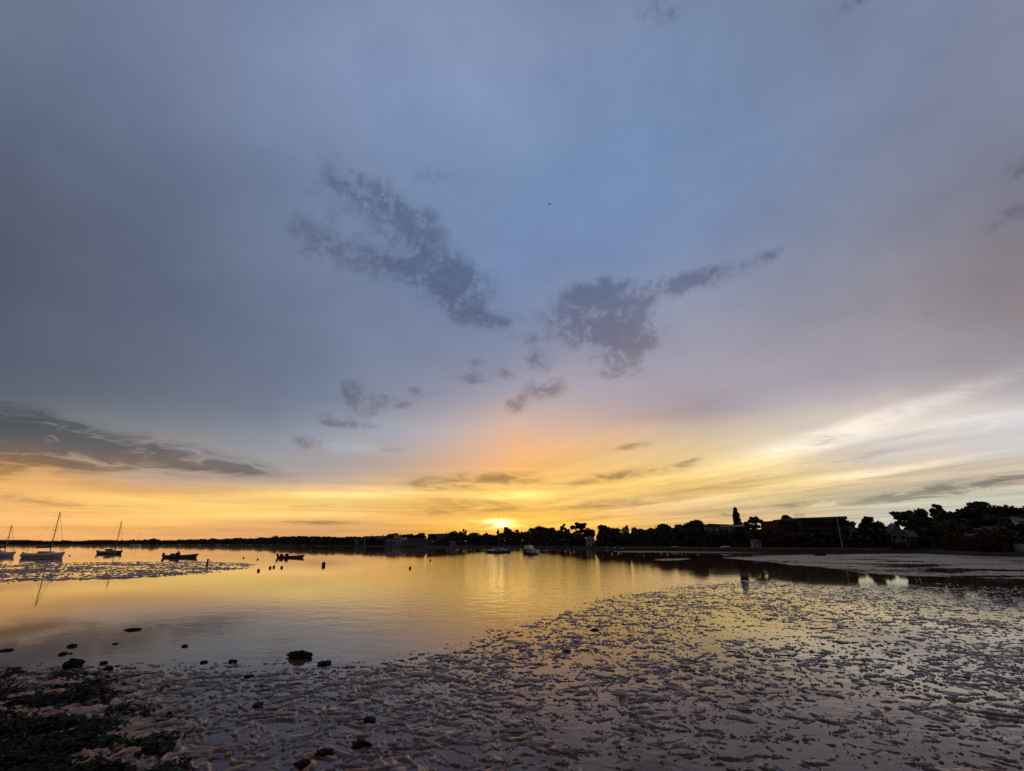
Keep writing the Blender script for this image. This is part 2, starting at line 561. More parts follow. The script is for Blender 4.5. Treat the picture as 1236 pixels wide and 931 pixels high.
def poly_sd(U, V, poly):
    """signed distance in frame units to a polygon (+ inside)"""
    P = np.array(poly, float)
    d2 = np.full(U.shape, 1e12)
    inside = np.zeros(U.shape, bool)
    n = len(P)
    for i in range(n):
        ax, ay = P[i]
        bx, by = P[(i + 1) % n]
        ex, ey = bx - ax, by - ay
        wx, wy = U - ax, (V - ay)
        t = np.clip((wx * ex + wy * ey) / (ex * ex + ey * ey + 1e-9), 0, 1)
        dx, dy = wx - ex * t, wy - ey * t
        d2 = np.minimum(d2, dx * dx * 0.12 + dy * dy)
        cond = ((ay <= V) & (by > V)) | ((by <= V) & (ay > V))
        with np.errstate(divide="ignore", invalid="ignore"):
            xi = ax + (V - ay) * ex / (ey if abs(ey) > 1e-9 else 1e-9)
        inside ^= cond & (U < xi)
    d = np.sqrt(d2)
    return np.where(inside, d, -d)


# ------------------------------------------------------------------ water
def water_material():
    m = bpy.data.materials.new("estuary_water")
    m.use_nodes = True
    nt = m.node_tree
    S.nt = nt
    b = nt.nodes["Principled BSDF"]
    b.inputs["Base Color"].default_value = (0.115, 0.050, 0.028, 1)
    b.inputs["IOR"].default_value = 1.34
    b.inputs["Roughness"].default_value = 0.03
    geo = nt.nodes.new("ShaderNodeNewGeometry")
    sep = nt.nodes.new("ShaderNodeSeparateXYZ")
    nt.links.new(geo.outputs["Position"], sep.inputs[0])
    x, y = S(sep.outputs[0]), S(sep.outputs[1])
    big = noise(vec(x * 0.02, y * 0.012), 1.0, 4, 0.6, 0.8)       # cat's paws of breeze
    rip = noise(vec(x * 0.8, y * 1.0), 1.0, 3, 0.6)
    fine = noise(vec(x * 5.0, y * 6.0), 1.0, 2, 0.5)
    amp = smooth(big, 0.42, 0.68, 0.2, 0.8) * smooth(y, 14.0, 60.0, 0.06, 1.0) * smooth(y, 50.0, 120.0, 1.0, 0.22)
    px_, py_ = (x - 0.5) / 9.0, (y - 95.0) / 75.0
    patch = S.m("EXPONENT", (px_ * px_ + py_ * py_) * -1.0)
    hgt = (rip * 0.010 + fine * 0.002) * amp + (rip * 0.085 + fine * 0.02) * patch
    bp = nt.nodes.new("ShaderNodeBump")
    bp.inputs["Strength"].default_value = 1.0
    bp.inputs["Distance"].default_value = 0.55
    nt.links.new(hgt.s, bp.inputs["Height"])
    nt.links.new(bp.outputs[0], b.inputs["Normal"])
    return m


wat = MB()
R = 22000
rings = [0, 5, 20, 80, 300, 1200, 5000, R]
wv, wf = [(0, 0, 0)], []
NS = 48
for r in rings[1:]:
    wv += [(r * math.cos(2 * math.pi * j / NS), r * math.sin(2 * math.pi * j / NS), 0) for j in range(NS)]
for j in range(NS):
    wf.append((0, 1 + j, 1 + (j + 1) % NS))
for i in range(len(rings) - 2):
    for j in range(NS):
        a = 1 + i * NS
        wf.append((a + j, a + NS + j, a + NS + (j + 1) % NS, a + (j + 1) % NS))
wat.add(wv, wf)
water = wat.build("water", water_material())
tag(water, "calm estuary water reflecting the yellow sunset and grey cloud", "water", kind="structure")

# ------------------------------------------------------------------ mud
FORE = [(-500, 812), (-120, 799), (0, 797), (60, 799), (120, 803), (250, 803), (330, 800), (400, 797), (470, 790), (520, 781), (560, 771),
        (610, 756), (650, 744), (690, 731), (730, 718), (780, 709), (840, 702), (905, 699), (1000, 704), (1100, 703), (1236, 709), (1500, 722), (3000, 760), (3000, 3000), (-3000, 3000), (-3000, 840)]
BANK = [(-400, 680), (0, 680.5), (60, 678.5), (140, 677.5), (230, 677), (290, 678), (313, 682), (300, 687), (230, 694), (150, 700), (60, 703), (0, 705), (-400, 708)]
FLAT = [(864, 673.2), (900, 671.2), (960, 669.4), (1040, 668.2), (1110, 668), (1236, 672), (1500, 676), (2000, 690), (2400, 735), (1500, 716), (1236, 699.5), (1150, 697.5), (1060, 694), (1000, 687),
        (940, 680.5), (890, 675.5)]
STRIP = [(735, 666.0), (760, 665.3), (800, 665.4), (880, 666.2), (935, 667.0), (880, 667.5), (800, 667.0), (760, 666.9)]
SPIT = [(788, 676), (800, 674.6), (830, 674), (834, 675), (820, 676.4), (800, 677)]


def mud_material(name="wet_mud", lo_r=0.12, hi_r=0.32, spec=0.5, dark=1.0, rim_z=0.010):
    m = bpy.data.materials.new(name)
    m.use_nodes = True
    nt = m.node_tree
    S.nt = nt
    b = nt.nodes["Principled BSDF"]
    geo = nt.nodes.new("ShaderNodeNewGeometry")
    pos = geo.outputs["Position"]
    n = noise(pos, 1.7, 6, 0.65, dim="3D")
    n2 = noise(pos, 0.23, 4, 0.6, dim="3D")
    sep = nt.nodes.new("ShaderNodeSeparateXYZ")
    nt.links.new(pos, sep.inputs[0])
    rim_glow = smooth(S(sep.outputs[2]) + (n - 0.5) * 0.03, rim_z, rim_z + 0.03)      # crests coloured pale tan by height, painting in the sunset's golden rim light
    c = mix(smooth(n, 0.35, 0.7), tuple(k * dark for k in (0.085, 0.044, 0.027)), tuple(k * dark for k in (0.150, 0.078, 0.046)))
    c = mix(rim_glow, c, tuple(k * dark for k in (0.55, 0.27, 0.12)))
    c = mix(smooth(n2, 0.52, 0.66, 0, 0.6), c, (0.022, 0.024, 0.014))
    nt.links.new(c, b.inputs["Base Color"])
    rg = smooth(noise(pos, 6.0, 3, 0.6, dim="3D"), 0.3, 0.7, lo_r, hi_r)
    nt.links.new(rg.s, b.inputs["Roughness"])
    b.inputs["Specular IOR Level"].default_value = spec
    h = noise(pos, 22.0, 6, 0.7, dim="3D")
    bp = nt.nodes.new("ShaderNodeBump")
    bp.inputs["Strength"].default_value = 0.8
    bp.inputs["Distance"].default_value = 0.003
    nt.links.new(h.s, bp.inputs["Height"])
    nt.links.new(bp.outputs[0], b.inputs["Normal"])
    return m


def mounds(X, Y, s=1.0):
    x, y = X * s * 1.25, Y * s * 1.25
    wx = perlin(x * 1.1, y * 1.1, 11) * 0.35 + perlin(x * 3.3, y * 3.3, 13) * 0.10
    wy = perlin(x * 1.1, y * 1.1, 12) * 0.35 + perlin(x * 3.3, y * 3.3, 14) * 0.12
    x2, y2 = (x + wx), (y + wy)
    blob = perlin(x2 * 1.7, y2 * 2.1, 1)
    med = perlin(x2 * 4.2, y2 * 5.0, 2)
    rid = 1 - np.abs(perlin(x2 * 2.3, y2 * 3.6, 3)) * 2.2
    fin = perlin(x2 * 9.5, y2 * 10.5, 4)
    fin2 = perlin(x2 * 20, y2 * 21, 5)
    rid2 = np.maximum(1 - np.abs(perlin(x2 * 4.6 + 9, y2 * 6.4, 6)) * 2.6, 0) ** 2.2
    rid = np.maximum(rid, 0) ** 2.2
    return blob * 0.34 + med * 0.40 + rid * 0.52 + rid2 * 0.30 + fin * 0.24 + fin2 * 0.15


def build_mud():
    azs = np.radians(np.linspace(-53, 53, 1190))
    ds = [2.6]
    while ds[-1] < 230:
        ds.append(ds[-1] + max(0.014, ds[-1] * 0.0028))
    ds = np.array(ds)
    D, A = np.meshgrid(ds, azs, indexing="ij")
    X, Y = D * np.sin(A), D * np.cos(A)
    fwd = Y * CP - CAM_H * SP
    up = -Y * SP - CAM_H * CP
    U = W0 / 2 + F0 * X / fwd
    V = H0 / 2 - F0 * up / fwd
    wob = perlin(X * 0.7, Y * 0.7, 20) * 4 + perlin(X * 0.2, Y * 0.2, 21) * 5
    k = np.clip((V - HORIZ) / 140, 0.04, 1.0)
    s_fore = poly_sd(U, V, FORE) + wob * k
    s_bank = poly_sd(U, V, BANK) + wob * k * 0.8
    s_flat = poly_sd(U, V, FLAT) + (wob * k * 0.3 + 0.5 * perlin(X * 0.25, Y * 0.12, 61) + 0.4 * perlin(X * 0.7, Y * 0.4, 62))
    s_spit = np.maximum(poly_sd(U, V, SPIT), poly_sd(U, V, STRIP)) + wob * k * 0.2
    low = perlin(X * 0.33, Y * 0.42, 30) + 0.5 * perlin(X * 0.9, Y * 1.1, 31)
    m = mounds(X, Y)
    # foreground flat: casts and weed mounds standing in a skin of water
    ed = sstep(s_fore, -14 * k, 16 * k)
    pool = np.exp(-(((U - 690) / 70) ** 2 + ((V - 872) / 20) ** 2)) + np.exp(-(((U - 780) / 110) ** 2 + ((V - 925) / 22) ** 2)) + 0.7 * np.exp(-(((U - 1010) / 90) ** 2 + ((V - 850) / 14) ** 2)) \
        + 0.6 * np.exp(-(((U - 1120) / 120) ** 2 + ((V - 905) / 22) ** 2)) + 0.8 * np.exp(-(((U - 940) / 170) ** 2 + ((V - 768) / 10) ** 2))
    left = sstep(-U, -330, -40) * sstep(V, 795, 830)
    thr = 0.325 - 0.16 * low + 0.30 * pool + (1 - ed) * 0.75 - 0.25 * left - 0.10 * sstep(V, 760, 860) * sstep(-U, -760, -420) + 0.10 * sstep(-V, -830, -740)
    e = np.clip(m - thr, -0.6, 1.2)
    zf = np.where(e > 0, 0.046 * np.power(np.maximum(e, 0), 0.72), e * 0.10)
    zf = zf + left * np.maximum(e, 0) * 0.02
    zf = np.where(s_fore < -20 * k, -0.3, zf)
    # left bank
    m2 = mounds(X + 40, Y + 9, 0.42)
    eb = sstep(s_bank, -2.0, 2.2)
    e2 = np.clip(m2 + 0.25 * perlin(X * 0.12, Y * 0.3, 44) - (0.44 + (1 - eb) * 0.9), -0.6, 1.0)
    zb = np.where(e2 > 0, 0.10 * np.power(np.maximum(e2, 0), 0.7), e2 * 0.1)
    zb = np.where(s_bank < -2.5, -0.3, zb)
    # far flat: bare mud
    ef = sstep(s_flat, -0.5, 0.9)
    zl = -0.05 + ef * (0.044 + 0.016 * m2 + 0.012 * low + 0.012 * m + 0.022 * perlin(X * 0.10, Y * 0.15, 71) + 0.010 * sstep(-V, -690, -668))
    zs = -0.06 + sstep(s_spit, -0.3, 0.5) * (0.09 + 0.02 * m2)
    Z = np.maximum(np.maximum(zf, zb), np.maximum(zl, zs))
    lowq = Z < -0.02
    kq = ~(lowq[:-1, :-1] & lowq[:-1, 1:] & lowq[1:, 1:] & lowq[1:, :-1])
    Vq = 0.5 * (V[:-1, :-1] + V[1:, 1:])
    far_part = (np.maximum(s_flat, s_spit) > np.maximum(s_fore, s_bank))[:-1, :-1]
    bank_part = (s_bank > np.maximum(s_fore, np.maximum(s_flat, s_spit)))[:-1, :-1]
    P = np.stack([X, Y, Z], -1)
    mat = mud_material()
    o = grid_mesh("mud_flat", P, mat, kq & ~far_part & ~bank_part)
    tag(o, "wet mud flat covered in small dark mounds with water between", "mud flat", kind="structure")
    o = grid_mesh("mud_bank", P, mat, kq & bank_part)
    tag(o, "low dark mud bank standing in the water at the left", "mud bank", kind="structure")
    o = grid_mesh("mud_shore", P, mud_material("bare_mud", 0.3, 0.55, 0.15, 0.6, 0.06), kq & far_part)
    tag(o, "grey bare mud below the far right shore", "mud", kind="structure")


build_mud()

# ------------------------------------------------------------------ far shore terrain
SH_U = [-900, -200, 330, 385, 460, 520, 600, 740, 860, 940, 1040, 1110, 1180, 1236, 1500, 2200]
SH_V = [657.3, 657.4, 657.6, 659.0, 659.8, 660.8, 661.3, 663, 665, 666, 666.6, 666.6, 670, 671.2, 673, 700]


def shore_Y(u):
    return ground(u, float(np.interp(u, SH_U, SH_V))).y


RISE_R = [1, 1.008, 1.05, 1.3, 1.8, 3.0, 6.0]
RISE_Z = [-0.15, 0.55, 0.9, 2.6, 4.2, 5.0, 5.0]


def ground_z(r):
    return float(np.interp(r, RISE_R, RISE_Z))


M_land = material("shore_soil", (0.030, 0.030, 0.018), 0.9, 0.2, 0.4, 0.3)
us = np.linspace(-700, 2100, 400)
rs = np.array([1, 1.004, 1.008, 1.03, 1.05, 1.15, 1.3, 1.5, 1.8, 2.3, 3.0, 6.0])
P = np.zeros((len(rs), len(us), 3))
for j, u in enumerate(us):
    g = ground(u, float(np.interp(u, SH_U, SH_V)))
    for i, r in enumerate(rs):
        P[i, j] = (g.x * r, g.y * r, ground_z(r) + (0.25 * math.sin(u * 0.9 + i) if 1 < i else 0))
o = grid_mesh("shore_ground", P, M_land)
tag(o, "dark low land along the far shore", "land", kind="structure")

# distant hills on the left
hv = [(-500, 653), (-100, 652), (0, 651.8), (34, 651.8), (50, 653.4), (100, 653.2), (112, 652), (134, 651.8), (150, 653.4), (260, 654.5), (420, 655)]
P = np.zeros((5, 120, 3))
for j, u in enumerate(np.linspace(-500, 420, 120)):
    vt = np.interp(u, [a for a, b in hv], [b for a, b in hv])
    for i, (Yd, k) in enumerate(((2600, 0), (3000, .6), (3400, 1), (4000, .8), (5000, 0))):
        q = point_at(u, vt, 3400)
        P[i, j] = (q.x * Yd / 3400, Yd, max(0, q.z) * k - (1 if k == 0 else 0))
o = grid_mesh("hills", P, material("hill_heath", (0.055, 0.05, 0.05), 0.95, 0.1, 0.2, 0.01))
tag(o, "low hills beyond the far left shore", "hills", kind="structure")

# ------------------------------------------------------------------ foliage
M_leaf = [material("leaf_dark_green", (0.046, 0.060, 0.032), 0.75, 0.25, 0.35, 1.0),
          material("leaf_olive", (0.060, 0.064, 0.034), 0.75, 0.25, 0.35, 1.0),
          material("leaf_brown_green", (0.064, 0.056, 0.034), 0.8, 0.2, 0.35, 1.0)]
M_bark = material("bark", (0.045, 0.035, 0.028), 0.9, 0.2, 0.3, 3.0)
NPR = np.random.default_rng(5)


def rand_axes(n, size, rng):
    a = rng.normal(size=(n, 3))
    a /= np.linalg.norm(a, axis=1)[:, None]
    b = rng.normal(size=(n, 3))
    b -= (a * b).sum(1)[:, None] * a
    b /= np.linalg.norm(b, axis=1)[:, None]
    s = size * rng.uniform(0.6, 1.4, size=(n, 1))
    return a * s, b * s * rng.uniform(0.5, 1.0, size=(n, 1))


def crown_mesh(kind, seed, mat):
    """unit crown: |x|,|y| <= .5, z 0..1"""
    rng = np.random.default_rng(seed)
    lobes = []
    if kind == "round":
        for i in range(16):
            th, z = rng.uniform(0, 6.28), rng.uniform(0.18, 0.86)
            r = 0.34 * math.sin(math.pi * min(1, z * 0.95 + 0.05)) ** 0.7 * rng.uniform(0.5, 1)
            lobes.append((r * math.cos(th), r * math.sin(th), z, rng.uniform(0.11, 0.2)))
        lobes.append((0, 0, 0.5, 0.3))
    elif kind == "dome":
        for i in range(20):
            th, z = rng.uniform(0, 6.28), rng.uniform(0.12, 0.8)
            r = 0.38 * math.sqrt(max(0, 1 - (z * 0.95) ** 2.2)) * rng.uniform(0.6, 1)
            lobes.append((r * math.cos(th), r * math.sin(th), z, rng.uniform(0.12, 0.19)))
        lobes += [(0, 0, 0.35, 0.34), (0.1, 0, 0.6, 0.28)]
    elif kind == "loose":
        for i in range(34):
            th, z = rng.uniform(0, 6.28), rng.uniform(0.08, 0.93)
            r = 0.42 * math.sin(math.pi * min(1, z * 0.85 + 0.12)) ** 0.6 * rng.uniform(0.25, 1)
            lobes.append((r * math.cos(th), r * math.sin(th), z, rng.uniform(0.06, 0.11)))
    elif kind == "poplar":
        for i in range(80):
            th, z = rng.uniform(0, 6.28), 0.02 + 0.95 * i / 80
            r = 0.26 * (1 - z) ** 0.6 * min(1, 0.45 + z * 3) * rng.uniform(0.2, 1)
            lobes.append((r * math.cos(th), r * math.sin(th), z, 0.105 * (1.15 - 0.75 * z)))
    elif kind == "cone":
        for i in range(22):
            th, z = rng.uniform(0, 6.28), rng.uniform(0.03, 0.95)
            r = 0.38 * (1 - z) * rng.uniform(0.3, 1)
            lobes.append((r * math.cos(th), r * math.sin(th), z, 0.05 + 0.15 * (1 - z)))
    C, size = [], 0.032
    for (x, y, z, r) in lobes:
        n = int(5200 * r * (0.8 if kind == "loose" else 1.0) * (r / 0.15) ** 0.7) // 7 + 30
        d = rng.normal(size=(n, 3))
        d /= np.linalg.norm(d, axis=1)[:, None]
        rr = r * rng.uniform(0.25, 1.12, size=(n, 1)) ** 0.6
        zs = 1.0 if kind != "poplar" else 1.0
        p = d * rr
        asp = 0.55 if kind == "poplar" else 0.8
        C.append(np.stack([x + p[:, 0], y + p[:, 1], z + p[:, 2] * asp], 1))
    C = np.concatenate(C)
    C[:, 2] = np.clip(C[:, 2], 0.0, 1.03)
    A, B = rand_axes(len(C), size, rng)
    return faces_mesh("crown", C, A, B, mat, "mesh")


CROWNS = {}
for kd, nv_ in (("round", 4), ("dome", 3), ("loose", 3), ("poplar", 1), ("cone", 2)):
    CROWNS[kd] = [crown_mesh(kd, 100 + 7 * i + len(kd), M_leaf[i % 3]) for i in range(nv_)]


def trunk_mesh(seed):
    rng = random.Random(seed)
    mb = MB()
    mb.tube([(0, 0, -0.3), (0.01, 0, 0.3), (0.02, 0.01, 0.6), (0.0, 0.0, 1.05)], 0.035, 0.018, 7)
    for k in range(5):
        z = rng.uniform(0.45, 0.9)
        th = k * 1.3 + rng.random()
        mb.tube([(0.01, 0, z), (0.10 * math.cos(th), 0.10 * math.sin(th), z + 0.18), (0.22 * math.cos(th), 0.22 * math.sin(th), z + 0.42)], 0.014, 0.005, 5)
    o = mb.build("trunk", M_bark)
    me = o.data
    bpy.data.objects.remove(o)
    return me


TRUNKS = [trunk_mesh(i) for i in range(3)]
tree_n = 0


def tree(u, vtop, wpx, kind, r, label, cat="tree", name="tree", zbase=None, crown_from=0.12):
    """a tree whose crown tops out at row vtop; r = distance as a multiple of the shoreline's"""
    global tree_n
    Yd = shore_Y(u) * r
    zg = ground_z(r) if zbase is None else zbase
    top = point_at(u, vtop, Yd)
    x0 = top.x
    H = max(2.0, top.z - zg)
    a, b = point_at(u - wpx / 2, vtop, Yd), point_at(u + wpx / 2, vtop, Yd)
    w = b.x - a.x
    t = empty(name, (x0, Yd, zg), RNG.uniform(0, 6.28))
    tag(t, label, cat, "trees along the far shore")
    cl = CROWNS[kind]
    c = bpy.data.objects.new("crown", cl[tree_n % len(cl)])
    col.objects.link(c)
    c.parent = t
    slim = kind in ("poplar", "cone")
    cw = w * (1.75 if kind == "poplar" else 1.2 if slim else 1.3)
    ch = H * (1 - crown_from) if slim else min(H * 0.9, cw * 1.0)
    zc = H - ch
    c.location = (0, 0, zc)
    c.scale = (cw, cw, ch)
    k = bpy.data.objects.new("trunk", TRUNKS[tree_n % 3])
    col.objects.link(k)
    k.parent = t
    k.scale = (min(w, H) * 0.8, min(w, H) * 0.8, H * 0.62)
    tree_n += 1
    return t


TREES = [
    (474, 643.6, 22, "round", 1.25, "leftmost rounded tree behind the white waterside houses"),
    (491, 643.0, 20, "dome", 1.28, "domed tree behind the left half of the long low waterside building"),
    (508, 643.2, 16, "round", 1.26, "rounded tree behind the right half of the long low waterside building"),
    (522, 644.2, 14, "round", 1.25, "small tree just left of the dim gabled house on the slope"),
    (536, 642.6, 16, "dome", 1.45, "low domed tree behind the dim gabled house on the slope"),
    (549, 640.9, 14, "round", 1.25, "rounded tree just left of the spiky feather-topped tree"),
    (560, 638.6, 11, "loose", 1.22, "spiky feather-topped tree left of the setting sun"),
    (573, 643.0, 15, "round", 1.22, "low tree just right of the spiky feather-topped tree"),
    (588, 643.6, 14, "dome", 1.22, "low tree between the spiky tree and the small cone-shaped tree"),
    (601, 639.2, 11, "cone", 1.2, "small dark cone-shaped tree straight under the sun glow"),
    (612, 636.0, 11, "round", 1.2, "squarish upright tree beside the cone-shaped tree under the sun"),
    (624, 639.6, 13, "loose", 1.2, "thin ragged tree right of the squarish tree under the sun"),
    (636, 640.6, 12, "round", 1.2, "low tree left of the first big domed tree past the sun"),
    (651, 632.3, 24, "dome", 1.2, "first big domed tree right of the sun, above the bow-on motorboat"),
    (667, 636.6, 13, "round", 1.18, "mid-height tree filling the dip right of the first big domed tree"),
    (680, 632.4, 14, "loose", 1.18, "open tree with sky showing through, left of the tall tufted tree"),
    (698, 630.4, 21, "loose", 1.18, "tall tufted tree with holes of sky along its crown"),
    (711, 637.0, 13, "round", 1.18, "low tree in front of the small white gabled house"),
    (732, 632.3, 21, "dome", 1.17, "even round-topped tree right of the small white gabled house"),
    (746, 637.6, 12, "round", 1.17, "low tree between the round-topped tree and the slim leaning tree"),
    (757, 634.3, 6, "poplar", 1.16, "slim leaning tree beside the narrow white house end"),
    (769, 636.4, 15, "round", 1.16, "low rounded tree right of the narrow white house end"),
    (784, 634.6, 17, "dome", 1.16, "tree on the left shoulder of the steep domed tree"),
    (800, 628.7, 21, "dome", 1.15, "steep domed tree left of the notch of bright sky"),
    (831, 626.3, 32, "dome", 1.15, "broad flat-topped tree left of the modern flat-roofed house"),
    (846, 629.8, 17, "round", 1.14, "tree against the left end of the modern flat-roofed house"),
    (887, 612.8, 14, "poplar", 1.2, "tall poplar, the slender column rising above all its neighbours"),
    (899, 629.6, 12, "round", 1.2, "low tree at the foot of the tall poplar on its right"),
    (912, 623.2, 19, "loose", 1.2, "open lacy round tree right of the tall poplar"),
    (930, 632.3, 17, "round", 1.16, "low tree between the lacy tree and the big dark building"),
    (953, 620.3, 19, "dome", 1.42, "round-headed tree standing up behind the left of the big dark building"),
    (1021, 622.8, 22, "dome", 1.42, "flat tree behind the right end of the big dark building"),
    (1048, 622.3, 28, "round", 1.2, "full rounded tree standing alone right of the mast"),
    (1066, 632.2, 15, "round", 1.2, "low tree in the dip left of the dim seaside villa"),
    (1093, 616.0, 34, "loose", 1.3, "large open tree with gaps of sky behind the dim seaside villa"),
    (1113, 614.3, 24, "round", 1.25, "tree at the left end of the dense black tree mass"),
    (1130, 607.8, 15, "round", 1.28, "tree with a knob-like top rising over the left of the dense mass"),
    (1146, 611.0, 28, "dome", 1.25, "level-topped tree right of the knob-topped tree"),
    (1169, 606.2, 30, "round", 1.28, "tall tree in the middle of the dense mass, left of its highest crown"),
    (1194, 602.8, 34, "dome", 1.28, "tallest dome of the dense black tree mass at the right"),
    (1221, 605.6, 36, "dome", 1.25, "wide tree near the right frame edge, right of the tallest dome"),
    (1252, 604.6, 36, "round", 1.22, "tree cut off by the right frame edge"),
    (1122, 623.0, 30, "dome", 1.16, "lower tree in front of the knob-topped tree"),
    (1156, 620.0, 34, "dome", 1.17, "lower tree in front of the middle of the dense mass"),
    (1190, 617.0, 38, "dome", 1.17, "lower tree in front of the tallest dome"),
    (1108, 620.0, 26, "dome", 1.15, "lower tree just right of the large open tree with gaps"),
    (1138, 615.0, 28, "dome", 1.22, "mid-height tree filling between the knob-topped and level-topped trees"),
    (1208, 610.0, 34, "round", 1.22, "mid-height tree just right below the tallest dome"),
    (1243, 629.0, 30, "dome", 1.12, "low tree at the right frame edge in front of the pale high house"),
    (1226, 617.0, 40, "dome", 1.17, "lower tree in front of the wide tree by the frame edge"),
]
for (u, v, w_, kd, r, lb) in TREES:
    nm = {"poplar": "poplar_tree" if v < 620 else "tree", "cone": "conifer_tree"}.get(kd, "tree")
    tree(u, v, w_, kd, r, lb, name=nm)


def scrub(name, label, urange, vtop, rr, n, size, mat, cat="scrub", bump=1.0):
    rng = np.random.default_rng(len(label))
    C = []
    tu, tv = [a for a, b in vtop], [b for a, b in vtop]
    for k in range(n):
        u = rng.uniform(*urange)
        r = rng.uniform(*rr)
        Yd = shore_Y(u) * r
        vt = np.interp(u, tu, tv) + bump * (float(perlin(np.array([u * 0.11]), np.array([3.3]), 8)[0]) * 3.0 + float(perlin(np.array([u * 0.37]), np.array([7.3]), 9)[0]) * 2.2)
        zt = point_at(u, vt, Yd).z
        zg = ground_z(r) - 0.2
        if zt < zg + 0.15:
            continue
        x = point_at(u, vt, Yd).x
        C.append((x, Yd, zg + (zt - zg) * rng.uniform(0, 1) ** 0.7))
    C = np.array(C)
    A, B = rand_axes(len(C), size, rng)
    o = faces_mesh(name, C, A, B, mat)
    tag(o, label, cat, kind="stuff")
    return o


scrub("scrub", "dark unbroken bushes under the trees along the far shore", (516, 1125),
      [(516, 657), (528, 652), (545, 646), (560, 645), (600, 645), (640, 643), (704, 643), (708, 656), (718, 656), (722, 642), (746, 641), (751, 644), (759, 644), (764, 640), (846, 638), (852, 643), (900, 641), (934, 641),
       (938, 646), (985, 643), (1028, 649), (1036, 640), (1068, 641), (1074, 657), (1106, 657), (1112, 640), (1125, 640)], (1.05, 1.14), 30000, 0.42, M_leaf[2])
scrub("scrub", "dark bushes under the dense tree mass at the right", (1125, 1420),
      [(1125, 628), (1150, 630), (1176, 640), (1220, 640), (1224, 648), (1240, 648), (1420, 630)], (1.06, 1.13), 14000, 0.32, M_leaf[0])
M_reed = material("rusty_reed", (0.085, 0.045, 0.018), 0.85, 0.2, 0.4, 0.6)
scrub("reeds", "rusty brown reeds along the right shore", (1136, 1216), [(1136, 652), (1144, 645.5), (1160, 646.5), (1176, 649), (1188, 644), (1204, 644.5), (1213, 648), (1217, 655)], (1.02, 1.055), 9000, 0.20, M_reed, "reeds")
scrub("far_wood", "thin dark strip of woodland along the far left shore", (-160, 470),
      [(-160, 654), (0, 653.8), (30, 653.4), (60, 654), (100, 653.6), (158, 653.2), (170, 652.4), (182, 651.4), (188, 651), (194, 652.8), (215, 652.2), (240, 652), (262, 651.4), (290, 650.6), (316, 650), (330, 649), (345, 648.6),
       (376, 648.6), (398, 649.6), (420, 650.2), (440, 650), (456, 650), (470, 651)], (1.03, 1.25), 30000, 1.25, M_leaf[0], "woodland", 0.35)

# the bush at the edge of the mud
g = ground(1173, 668.5)
tb = empty("bush", (g.x, g.y, 0.05))
tag(tb, "dark bush at the edge of the mud in front of the rusty reeds", "bush")
c = bpy.data.objects.new("foliage", CROWNS["dome"][0])
col.objects.link(c)
c.parent = tb
c.scale = (4.6, 3.4, 2.2)

# ------------------------------------------------------------------ buildings
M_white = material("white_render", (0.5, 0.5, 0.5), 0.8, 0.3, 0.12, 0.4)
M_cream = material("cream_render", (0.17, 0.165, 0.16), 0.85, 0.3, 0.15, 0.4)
M_brick = material("brick", (0.06, 0.034, 0.026), 0.9, 0.2, 0.3, 2.0)
M_slate = material("slate_roof", (0.10, 0.10, 0.11), 0.7, 0.3, 0.25, 1.0)
M_paleroof = material("pale_metal_roof", (0.13, 0.14, 0.16), 0.85, 0.3, 0.1, 0.5)
M_blueroof = material("blue_grey_roof", (0.055, 0.075, 0.10), 0.85, 0.2, 0.15, 0.5)
M_glass = material("window_glass", (0.02, 0.022, 0.025), 0.08, 0.8)
M_frame = material("white_frame", (0.7, 0.7, 0.68), 0.6, 0.4)
M_clad = material("dark_blue_cladding", (0.030, 0.040, 0.050), 0.5, 0.4, 0.2, 0.3)
M_conc = material("concrete", (0.20, 0.19, 0.17), 0.85, 0.3, 0.3, 1.5)
M_timber = material("brown_timber", (0.09, 0.05, 0.03), 0.8, 0.3, 0.3, 1.5)


